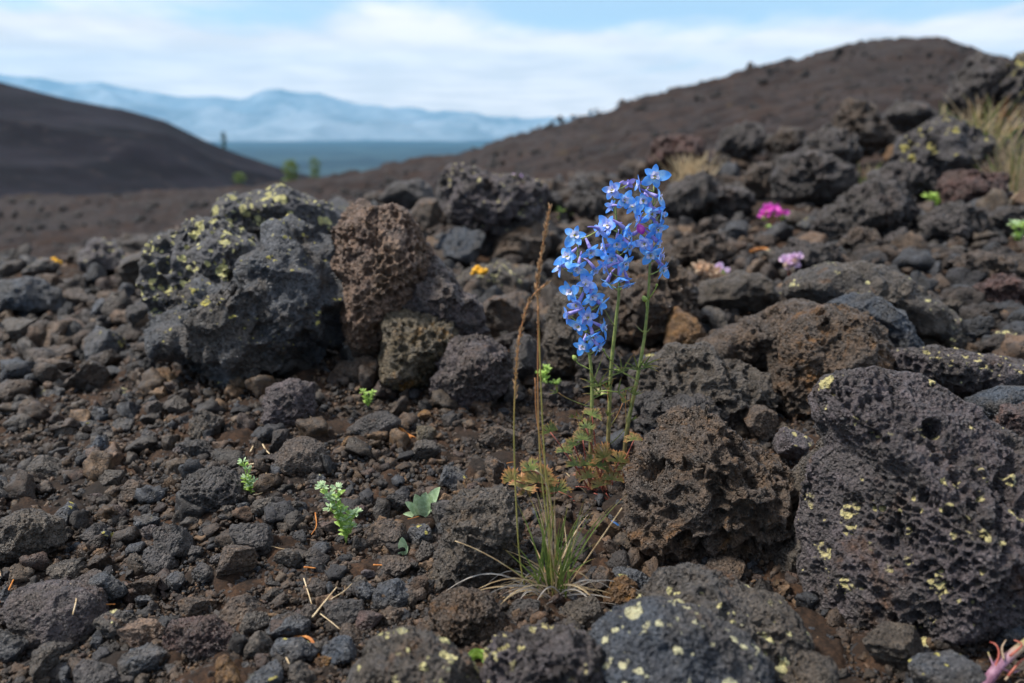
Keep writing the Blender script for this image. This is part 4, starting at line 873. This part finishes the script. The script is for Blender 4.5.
spike('thin reddish bare grass stem rising from the tuft behind the seed stalks', [(560,600),(556,540),(546,470),(537,420),(535,378)], .97, 1., 3, .001, .004)

def base_pt(px, py):
    p = WZ(px, py, hit(px, py)); r = math.hypot(p.x, p.y); p.z += float(np.ravel(low_noise(np.array([[p.x, p.y, 0.]]), np.array([r])))[0]) * .8; return p
def at_w(px, py, Y): return WY(px, py, Y)
# small green plants
def sprig(label, base, tips, name='seedling', mat='sprig', matb='pale', ls=.006, cat='plant', stemr=.0008, yo=0, n=9):
    b = base_pt(*base); root = empty(name, b, label, cat); sc = b.y / .8
    for tx, ty, nl in tips:
        e = at_w(tx, ty, b.y + yo - .004); P = bez(b, b.lerp(e, .5) + Vector(((b.x - e.x) * .25, 0, .003)), e, 8); m = MB(); m.tube(P, stemr * sc, stemr * .7 * sc, 5); part(m, 'stem', mat, root)
        m = MB()
        for k in range(nl):
            t = rnd.uniform(.2, 1.) ** .7; p = P[min(7, int(t * 7))]; a = rnd.uniform(0, 6.28); d = Vector((math.cos(a), math.sin(a) * .8, rnd.uniform(.1, 1.))).normalized(); l = ls * sc * rnd.uniform(.6, 1.2)
            m.strip(bez(p, p + d * l * .5 + Vector((0, 0, l * .2)), p + d * l, 5), l * .38, (rnd.uniform(-.3, .3), -.5, 1), lambda q: .3 + .8 * math.sin(math.pi * q) if q < 1 else .1)
        part(m, 'foliage', mat, root); m = MB()
        for k in range(n):
            a = rnd.uniform(0, 6.28); d = Vector((math.cos(a), math.sin(a), rnd.uniform(-.2, 1.))).normalized(); l = ls * sc * .55; p = e + d * l * .5; m.strip([p, p + d * l * .5, p + d * l], l * .5, (0, -.6, 1), lambda q: math.sin(math.pi * (.2 + .7 * q)))
            m.ball(p, l * .18, 1)
        part(m, 'leaf_cluster', matb, root)
    return root
sprig('branching pale green sprig with frosted leaf clusters, in the middle of the gravel', (346,538), [(322,487,12),(337,489,12),(334,500,10),(330,508,6),(356,513,12),(346,520,10),(350,527,8),(341,512,10),(330,497,10)], ls=.0098, n=18)
sprig('slim pale green sprig inside a curled dry ring, left part of the gravel', (251,499), [(243,462,8),(246,478,8),(250,487,9),(254,481,6),(248,470,8)], ls=.0075, n=12)
sprig('small bright green sprig in the gap right of the flat brown rock', (368,411), [(363,392,9),(373,393,9),(368,398,10)], ls=.006, matb='sprig')
sprig('bright green leafy sprig between the grass stalks and the flower stems', (548,405), [(546,369,12),(555,382,10),(551,392,12),(541,374,8)], ls=.008, matb='sprig')
sprig('pale green sprig cut by the right edge of the picture', (1020,250), [(1014,224,10),(1022,222,10),(1018,236,12)], ls=.008)
sprig('tiny green sprig among the rocks below the orange-crusted rock', (499,338), [(496,326,6),(502,330,6)], ls=.007, matb='sprig')
sprig('small bright green leaves on the crest left of the top left blue flower', (566,226), [(563,212,6),(570,210,6),(565,220,5)], ls=.010, matb='sprig')
sprig('small green sprout under the big lichen-dotted boulder, upper right', (932,212), [(929,198,6),(936,196,6)], ls=.010, matb='sprig')
sprig('tiny green blades on top of the honeycomb rock', (690,440), [(694,412,2)], ls=.004, n=0)if False else None
def rosette(label, c, leaves, mat='sage', w=.30, stem=None):
    b = base_pt(*c); root = empty('seedling', b + Vector((0, 0, .002)), label, 'plant')
    for tx, ty, s_ in leaves:
        e = at_w(tx, ty, b.y - .004); m = MB(); l = (e - b).length; a0 = b + Vector((0, -.002, .003)); m.strip(bez(a0, a0.lerp(e, .5) + Vector((0, 0, l * .12)), e, 9), l * w * s_, (0, -.75, .7), lambda t: (.25 + 1.0 * math.sin(math.pi * t ** .8)) if t < 1 else .06, fold=.3); part(m, 'leaf', mat, root)
    return root
rosette('pale sage rosette of pointed leaves, right of the frosted sprig', (423,516), [(403,514,.8),(405,502,.9),(415,494,1),(426,492,1.1),(440,487,.8),(432,504,1.)])
rosette('small folded grey-green sprout below the pale sage rosette', (404,553), [(396,551,1.1),(402,537,1.),(408,546,1.2)])
rosette('single oval green leaf against the tall wrinkled rock', (446,520), [(453,511,1.4)], 'sprig', .6)
rosette('four-leaved green seedling at the bottom, under the silvery dead blades', (478,668), [(468,653,1.5),(476,650,1.3),(488,655,1.5),(482,662,1.2)], 'sprig', .5)
rosette('two thin green blades standing on top of the honeycomb rock', (651,436), [(655,419,.6),(646,424,.5)], 'sprig', .25)
# small blooms behind
def bloom(label, base, heads, name, petal, calyx, r, leafm='sprig', leaves=6, stemm='petiole', pr=.5, Y=None):
    b = WY(base[0], base[1], Y) if Y else base_pt(base[0], base[1] + 10); root = empty(name, b, label, 'flower'); sc = b.y / 1.15
    for hx, hy in heads:
        c = at_w(hx, hy, b.y - .01); m = MB(); m.tube(bez(b, b.lerp(c, .5) + Vector((0, 0, .004)), c, 6), .0010 * sc, .0008 * sc, 5); part(m, 'stem', stemm, root)
        m = MB(); R_ = r * sc
        for k in range(16):
            a = rnd.uniform(0, 6.28); d = Vector((math.cos(a), math.sin(a) * .8 - .3, rnd.uniform(-.2, 1.))).normalized(); m.strip(bez(c, c + d * R_ * .5, c + d * R_, 4), R_ * pr, (d.z, -1, .4), lambda q: .3 + .8 * math.sin(math.pi * (.1 + .8 * q)))
        part(m, 'flower', petal, root); m = MB(); m.ball(c - Vector((0, 0, R_ * .35)), R_ * .4, 2, (1, 1, 1.2), .1); part(m, 'calyx', calyx, root)
    if leaves:
        m = MB()
        for k in range(leaves):
            a = rnd.uniform(0, 6.28); d = Vector((math.cos(a), math.sin(a), .45)).normalized(); l = r * sc * 2.0; m.strip(bez(b, b + d * l * .5 + Vector((0, 0, l * .2)), b + d * l, 5), l * .35, (0, -.5, 1), lambda q: .3 + .8 * math.sin(math.pi * q) if q < 1 else .1)
        part(m, 'foliage', leafm, root)
    return root
bloom('magenta flower cluster with yellow-green leaves, in front of the rounded black boulder', (775,224), [(765,215),(773,209),(782,214),(768,210)], 'pink_flower', 'pinkf', 'bud', .0105, leaves=10)
bloom('pale lilac flower head standing alone right of the middle', (790,274), [(787,262),(795,258),(792,266)], 'pale_flower', 'palep', 'cream', .0122, leaves=0)
bloom('leaning cream flower head on a pink stem, right of the blue flowers', (733,292), [(699,268),(706,270),(712,272),(716,278)], 'pale_flower', 'cream', 'cream', .0135, leafm='sage', leaves=5)
bloom('pale lilac bloom on the leaning pink stem, beside the cream flower head', (728,290), [(722,270)], 'pale_flower', 'palep', 'bud', .0125, leaves=0)
bloom('small red and yellow leaves between the blue flowers and the cream flower head', (690,258), [(694,245)], 'pale_flower', 'lichen', 'redleaf', .011, leafm='redleaf', leaves=6)
bloom('tiny pale lilac bloom on top of the square-topped purple block', (517,186), [(517,178)], 'pale_flower', 'palep', 'cream', .009, leaves=0, Y=hit(492, 262) * 1.0)
# lichen cushions and white specks on the rocks
def rock_depth(t): return [r[2] for r in ROCKS if r[0]['label'].startswith(t)][0]
def cushion(label, px, py, zc, r, mat, name='lichen_cushion', n=14, cat='lichen', flat=.6):
    c = WZ(px, py, zc); m = MB()
    for _ in range(n): m.ball(c + Vector((rnd.gauss(0, r * .5), rnd.gauss(0, r * .3), rnd.gauss(0, r * .35 * flat))), r * rnd.uniform(.25, .5), 2, (1, .8, .8), .08)
    V = np.array([(v - c)[:] for v in m.v]); o = mk(name, V, m.f, PM[mat], None, c, attrs={'along': np.array(m.a)}); return tag(o, label, cat)
cushion('bright orange lichen cushion on the low rock at the far left', 54, 262, rock_depth('low rock with pale top'), .014, 'lichen')
cushion('yellow-orange lichen cushion on the lichen-speckled rock below the purple block', 478, 271, rock_depth('lichen-speckled rock with an orange crust') * .94, .012, 'lichen')
# twigs, needles and straws lying on the gravel
def ground_strand(label, pts, r, mat, name='dry_straw', cat='straw', lift=.004, n=1, gap=0):
    P0 = [base_pt(x, y) + Vector((0, -.002, lift)) for x, y in pts]; sc = P0[0].y / .6
    root = None; m = MB()
    for k in range(n):
        P = [p + Vector((rnd.uniform(-gap, gap), 0, rnd.uniform(-gap, gap) * .5)) for p in P0]; m.tube(catmull(P, 6), r * sc, r * sc * .6, 6)
    c = P0[0]; V = np.array([(v - c)[:] for v in m.v]); return tag(mk(name, V, m.f, PM[mat], None, c, attrs={'along': np.array(m.a)}), label, cat)
gs = ground_strand
gs('bundle of orange dry needles arched over the lower gravel', [(297,637),(308,638),(316,647),(320,664)], .0008, 'needle', 'needle_bundle', 'needles', n=5, gap=.0012)
gs('orange needle cut by the left edge above the broad dark purple rock', [(-4,612),(8,600),(17,584)], .0011, 'needle', 'dry_needle', 'needle', .008)
gs('short orange needle right of the broad dark purple rock', [(103,613),(118,612)], .0008, 'needle', 'dry_needle', 'needle', .012)
gs('small orange needle under the crossed straws, above the pale ochre stone', [(305,572),(317,573)], .0009, 'needle', 'dry_needle', 'needle', .008)
gs('orange straw lying below the small folded sprout', [(374,570),(388,571),(404,573)], .0008, 'needle', 'dry_needle', 'needle', .008)
gs('fan of orange needles above the pale rosette', [(396,426),(404,434),(413,441)], .0007, 'needle', 'needle_bundle', 'needles', n=5, gap=.004)
gs('curved pale straw lying on the broad dark purple rock', [(77,615),(83,628),(80,648)], .0007, 'straw', lift=.03)
gs('dry straw curled into a ring round the slim pale sprig', [(248,474),(262,474),(269,486),(264,497),(254,500)], .0007, 'straw', lift=.006)
gs('left straw of the slanting pair above the slim pale sprig', [(252,462),(258,448)], .0007, 'straw', lift=.008)
gs('right straw of the slanting pair above the slim pale sprig', [(262,449),(267,460),(272,466)], .0007, 'straw', lift=.008)
gs('long orange-tan straw crossing the others in the lower gravel', [(314,626),(327,610),(338,596)], .0009, 'straw', lift=.010)
gs('pale upright straw left of the crossed straws', [(305,584),(309,597),(313,611)], .0006, 'straw', lift=.008)
gs('thin grey straw at the right of the crossed straws', [(332,606),(345,598),(353,590)], .0005, 'straw', lift=.008)
gs('lower thin straw under the crossed straws', [(321,620),(332,628),(341,636)], .0005, 'straw', lift=.008)
gs('short straw at the bottom, below the orange needle bundle', [(284,656),(291,672)], .0009, 'straw', lift=.008)
gs('reddish straw left of the frosted sprig', [(316,514),(317,526),(312,534)], .0006, 'needle', 'dry_needle', 'needle', .006)
gs('pale straw at the foot of the spongy grey block', [(309,420),(316,432),(324,430)], .0006, 'straw', lift=.008)
gs('orange straw below the spongy grey block', [(308,436),(312,424)], .0009, 'needle', 'dry_needle', 'needle', .008)
gs('reddish dry leaf sliver right of the pink-and-cream flower', [(750,256),(762,252),(774,255)], .0014, 'needle', 'dry_needle', 'needle', .012)
gs('dry twig lying behind the right blue flowers', [(716,246),(738,240),(756,234)], .0012, 'twig', 'dry_twig', 'twig', .014)
gs('thin grey straw standing between the honeycomb rock and the giant boulder', [(792,492),(800,508),(804,528)], .0006, 'straw', lift=.01)
gs('pale fine straw at the left edge, near the angular grey rock', [(0,570),(4,584)], .0008, 'straw', lift=.01)
for i, (pts, t) in enumerate([([(958,206),(975,200),(996,196)], 'thin dead twig under the dry grass at the right, upper one'), ([(1000,224),(1014,206),(1030,192)], 'forked dead twig rising at the right edge'), ([(962,198),(985,190),(1004,182)], 'dead twig with lichen at the right, just under the dry grass')]):
    gs(t, pts, .0012, 'twig', 'dry_twig', 'twig', .03)
for i in range(16):
    px, py = rnd.uniform(20, 560), rnd.uniform(430, 672)
    if not clear(px, py, 8, 8, .8): continue
    L = sorted(LM, key=lambda l: math.hypot(l[0][0] - px, l[0][1] - py))[0]; dx, dy = px - L[0][0], py - L[0][1]
    t = f"tiny dry grass scrap on the gravel {('left of' if dx < 0 else 'right of') if abs(dx) > abs(dy) else ('behind' if dy < 0 else 'in front of')} {L[1]}"
    if t in used: continue
    used.add(t); a = rnd.uniform(0, 6.28); l = rnd.uniform(4, 11); gs(t, [(px, py), (px + l * math.cos(a) + rnd.uniform(-2, 2), py + l * .6 * math.sin(a)), (px + 1.8 * l * math.cos(a), py + 1.2 * l * .6 * math.sin(a))], rnd.uniform(.0003, .0006), rnd.choice(['straw', 'twig', 'needle', 'dry']), lift=.007)
# dead mauve stem at the bottom right corner
c0 = WZ(985, 690, .47); st = empty('dead_stem', c0, 'thick mauve dead stem with fine dry branchlets in the bottom right corner', 'stem')
m = MB(); m.tube([WZ(980, 692, .47), WZ(1000, 664, .475), WZ(1030, 640, .48)], .0034, .0026, 10); part(m, 'stem', 'mauve', st)
for pts in ([(992,676),(999,655),(996,645),(990,642)], [(1004,660),(1002,648),(1006,640)], [(1010,656),(1022,645),(1014,640)], [(1000,668),(1014,672),(1030,664)], [(1005,680),(1018,668),(1032,676)], [(990,684),(1010,686),(1026,688)], [(996,672),(992,662),(988,652)], [(1012,690),(1020,680),(1032,684)], [(1008,676),(1022,660),(1034,658)]):
    m = MB(); m.tube(catmull([WZ(x, y, .472 + .003 * k) for k, (x, y) in enumerate(pts)], 5), .0008, .0004, 5); part(m, 'branchlet', rnd.choice(['mauve', 'twig', 'petiole']), st)
# fallen petals, pale chips
def petal(label, px, py, a, mat, L=.010, lift=.006, name='fallen_petal', cat='petal'):
    c = base_pt(px, py) + Vector((0, -.002, lift)); d = Vector((math.cos(R(a)), 0, math.sin(R(a)) * .8)); m = MB(); m.strip(bez(c - d * L / 2, c + Vector((0, -.001, .002)), c + d * L / 2, 6), L * .3, (0, -.8, .6), lambda t: .3 + .7 * math.sin(math.pi * t)); V = np.array([(v - c)[:] for v in m.v])
    return tag(mk(name, V, m.f, PM[mat], None, c, attrs={'along': np.array(m.a)}), label, cat)
petal('fallen pale blue petal on the ochre clod left of the grass stalks', 497, 438, 45, 'sepalv', .012, .010)
petal('fallen violet petal on the soil at the foot of the blue flowers', 611, 534, -20, 'sepalv', .014)
petal('small white arc-shaped chip in the upper left gravel', 131, 416, 120, 'white', .010, .008, 'pale_chip', 'chip')
petal('bluish white chip beside the rough grey stone, lower left', 61, 552, 20, 'white', .007, .008, 'pale_chip', 'chip')
# dry clumps on the slope
def clump(label, base, n, spread, hpx, mats, lean=0, w=.0032):
    b = base_pt(*base); root = empty('dry_grass_clump', b, label, 'grass'); k = b.y / F
    for i in range(n):
        a = b + Vector((rnd.gauss(0, spread * .35) * k, rnd.gauss(0, spread * .2) * k, 0)); c = a + Vector(((rnd.gauss(lean, spread * .55)) * k, rnd.gauss(0, spread * .3) * k, hpx * rnd.uniform(.45, 1.) * k)); m = MB()
        blade(m, a, a.lerp(c, .5) + Vector((0, 0, hpx * .25 * k)), c, w * b.y / 2.2 * rnd.uniform(.7, 1.3)); part(m, 'blade', rnd.choice(mats), root)
clump('pale dry grass clump low on the slope, right behind the tallest larkspur', (690,190), 90, 22, 40, ['dry', 'straw', 'dry'])
clump('tall yellowish dry grass at the upper right, above the lichen-dotted boulder', (985,156), 98, 38, 62, ['straw', 'dry', 'straw', 'culm', 'green'])
clump('straw-coloured grass clump at the right edge, leaning left over the twigs', (1008,204), 98, 24, 72, ['straw', 'dry', 'straw', 'green'], -8)
clump('small sparse grass clump between the rounded black boulder and the dark reddish boulder', (868,192), 30, 14, 34, ['straw', 'green', 'dry'])
clump('small yellow-green grass tips at the upper right, left of the yellowish grass', (950,120), 24, 14, 26, ['green', 'straw'])
# trees far off on the saddle
def tree(label, px, pt, wpx, Y, mat, gz=None):
    """a real tree standing on the ground at distance Y whose top reaches image row pt"""
    top = at_w(px, pt, Y); z0 = gz if gz is not None else float(base_h(top.x / Y, Y)); b = Vector((top.x, Y, z0 - .3)); h = top.z - z0; w = wpx * Y / (F * cp); root = empty('tree', b, label, 'tree')
    m = MB(); m.tube([b, b + Vector((0, 0, h * .4)), b + Vector((w * .05, 0, h * .85))], w * .06, w * .015, 7); part(m, 'trunk', 'bark', root)
    m = MB()
    for i in range(1500 if h > 5 else 500):
        t = rnd.random(); rr = w * .5 * (.35 + .65 * math.sin(math.pi * (.1 + .8 * t))) * rnd.random() ** .4 * (1 + .3 * math.sin(t * 23)); a = rnd.uniform(0, 6.28); p = b + Vector((math.cos(a) * rr, math.sin(a) * rr, h * (.12 + .88 * t))); d = Vector((rnd.gauss(0, 1), rnd.gauss(0, 1), rnd.gauss(0, 1))).normalized(); s_ = w * .10
        m.strip([p, p + d * s_ * .5, p + d * s_], s_ * .7, (rnd.gauss(0, 1), rnd.gauss(0, 1), 1), lambda q: math.sin(math.pi * (.15 + .7 * q)))
    part(m, 'crown', mat, root)
tree('yellow-green tree on the saddle, nearest the plain', 314, 156, 13, 150, 'crown')
tree('small green tree on the saddle, left of the yellow-green one', 290, 159, 18, 155, 'crown')
tree('lone green bush on the lower slope of the dark hill', 239, 172, 12, 250, 'crown', -15.6)
tree('tiny dark conifer on the ridge line of the dark hill', 223, 131, 5, 308, 'crownd', e_of(149) * 310)

# ------------------------------------------------------------------ haze, sky, sun
hz = bpy.data.materials.new('haze_air'); hz.use_nodes = True; t = hz.node_tree; t.nodes.clear(); ou = t.nodes.new('ShaderNodeOutputMaterial'); pv = t.nodes.new('ShaderNodeVolumePrincipled')
pv.inputs['Color'].default_value = (.26, .66, 1.0, 1); pv.inputs['Density'].default_value = 4.8e-5; pv.inputs['Anisotropy'].default_value = .0
t.links.new(pv.outputs[0], ou.inputs['Volume'])
zt, zb, e_ = 1500., -140., 17500.
bv = [(x, y, z) for x in (-e_, e_) for y in (-e_, e_) for z in (zb, zt)]
hb = mk('haze', bv, [(0, 1, 3, 2), (4, 6, 7, 5), (0, 4, 5, 1), (2, 3, 7, 6), (0, 2, 6, 4), (1, 5, 7, 3)], hz, smooth=False); tag(hb, kind='stuff')

w = bpy.data.worlds.new('World'); S.world = w; w.use_nodes = True; t = w.node_tree; t.nodes.clear()
SE, SR = R(56), R(-88)          # sun elevation, azimuth from +Y towards +X
def N_(ty, **k):
    x = t.nodes.new(ty)
    for a, b in k.items(): setattr(x, a, b)
    return x
sky = N_('ShaderNodeTexSky', sky_type='NISHITA', sun_disc=False, sun_elevation=SE, sun_rotation=SR, air_density=1.0, dust_density=.6, ozone_density=1.5)
bgm = N_('ShaderNodeMix', data_type='RGBA'); bg = N_('ShaderNodeBackground'); bg.inputs['Strength'].default_value = .10; bgc = N_('ShaderNodeBackground'); bgc.inputs['Strength'].default_value = .86; bgc.inputs['Color'].default_value = (.93, .95, 1., 1)
t.links.new(sky.outputs[0], bg.inputs['Color'])
tc = N_('ShaderNodeTexCoord'); sx = N_('ShaderNodeSeparateXYZ'); t.links.new(tc.outputs['Generated'], sx.inputs[0])
def mth(op, a, b=0., c=False):
    x = N_('ShaderNodeMath', operation=op, use_clamp=c)
    for i, v in enumerate((a, b)):
        if isinstance(v, (int, float)): x.inputs[i].default_value = v
        else: t.links.new(v, x.inputs[i])
    return x.outputs[0]
def mr(v, a, b, c=0., d=1.):
    x = N_('ShaderNodeMapRange', interpolation_type='SMOOTHSTEP'); t.links.new(v, x.inputs[0])
    for i, k in enumerate((a, b, c, d)): x.inputs[1 + i].default_value = k
    return x.outputs[0]
bgm.inputs[6].default_value = (1., .83, .70, 1); bgm.inputs[7].default_value = (.95, .96, 1., 1); t.links.new(mr(sx.outputs[2], .02, .35), bgm.inputs[0]); t.links.new(bgm.outputs[2], bgc.inputs['Color'])
# cloud layers projected on a plane overhead: coordinates x/z', y/z'
zz = mth('ADD', mth('MAXIMUM', sx.outputs[2], 0.), .07); cx = mth('DIVIDE', sx.outputs[0], zz); cy = mth('DIVIDE', sx.outputs[1], zz)
cv = N_('ShaderNodeCombineXYZ'); t.links.new(cx, cv.inputs[0]); t.links.new(cy, cv.inputs[1])
def wn(scale, det, off, sc3):
    mp = N_('ShaderNodeMapping'); t.links.new(cv.outputs[0], mp.inputs[0]); mp.inputs['Location'].default_value = off; mp.inputs['Scale'].default_value = sc3
    x = N_('ShaderNodeTexNoise'); t.links.new(mp.outputs[0], x.inputs['Vector']); x.inputs['Scale'].default_value = scale; x.inputs['Detail'].default_value = det; x.inputs['Roughness'].default_value = .55; return x.outputs['Fac']
n1 = wn(.28, 6, (3.1, 1.7, 0), (1, .55, 1)); n2 = wn(1.1, 5, (8.2, .4, 0), (1, .5, 1))
band = mth('ADD', mr(sx.outputs[2], .075, .145, .22, -.04), mr(sx.outputs[2], .25, .6, 0., .10))
cl = mr(mth('ADD', mth('ADD', mth('MULTIPLY', n1, .55), mth('MULTIPLY', n2, .45)), band), .44, .62, .10, 1.)
cl = mth('MULTIPLY', cl, .97)
n3 = wn(2.2, 5, (1.3, 7.7, 0), (.55, .8, 1)); t.links.new(mth('MULTIPLY', mr(mth('ADD', mth('MULTIPLY', n2, .5), mth('MULTIPLY', n3, .5)), .38, .62, .80, 1.04), .86), bgc.inputs['Strength'])
ms = N_('ShaderNodeMixShader'); t.links.new(cl, ms.inputs[0]); t.links.new(bg.outputs[0], ms.inputs[1]); t.links.new(bgc.outputs[0], ms.inputs[2])
wo = N_('ShaderNodeOutputWorld'); t.links.new(ms.outputs[0], wo.inputs['Surface'])
sd = bpy.data.lights.new('sun', 'SUN'); sd.energy = 3.6; sd.angle = R(8); sd.color = (1, .95, .87); so = bpy.data.objects.new('sun', sd); COL.objects.link(so)
d = Vector((math.sin(SR) * math.cos(SE), math.cos(SR) * math.cos(SE), math.sin(SE))); so.rotation_euler = (-d).to_track_quat('-Z', 'Y').to_euler(); so.location = (0, 0, 5)
S.view_settings.view_transform = 'Standard'; S.view_settings.look = 'None'; S.view_settings.exposure = .75; S.view_settings.gamma = 1
c = S.cycles if hasattr(S, 'cycles') else None
S.render.engine = 'CYCLES'
S.cycles.use_denoising = True; S.cycles.max_bounces = 5; S.cycles.diffuse_bounces = 3; S.cycles.glossy_bounces = 2; S.cycles.transmission_bounces = 3; S.cycles.volume_bounces = 1; S.cycles.transparent_max_bounces = 4
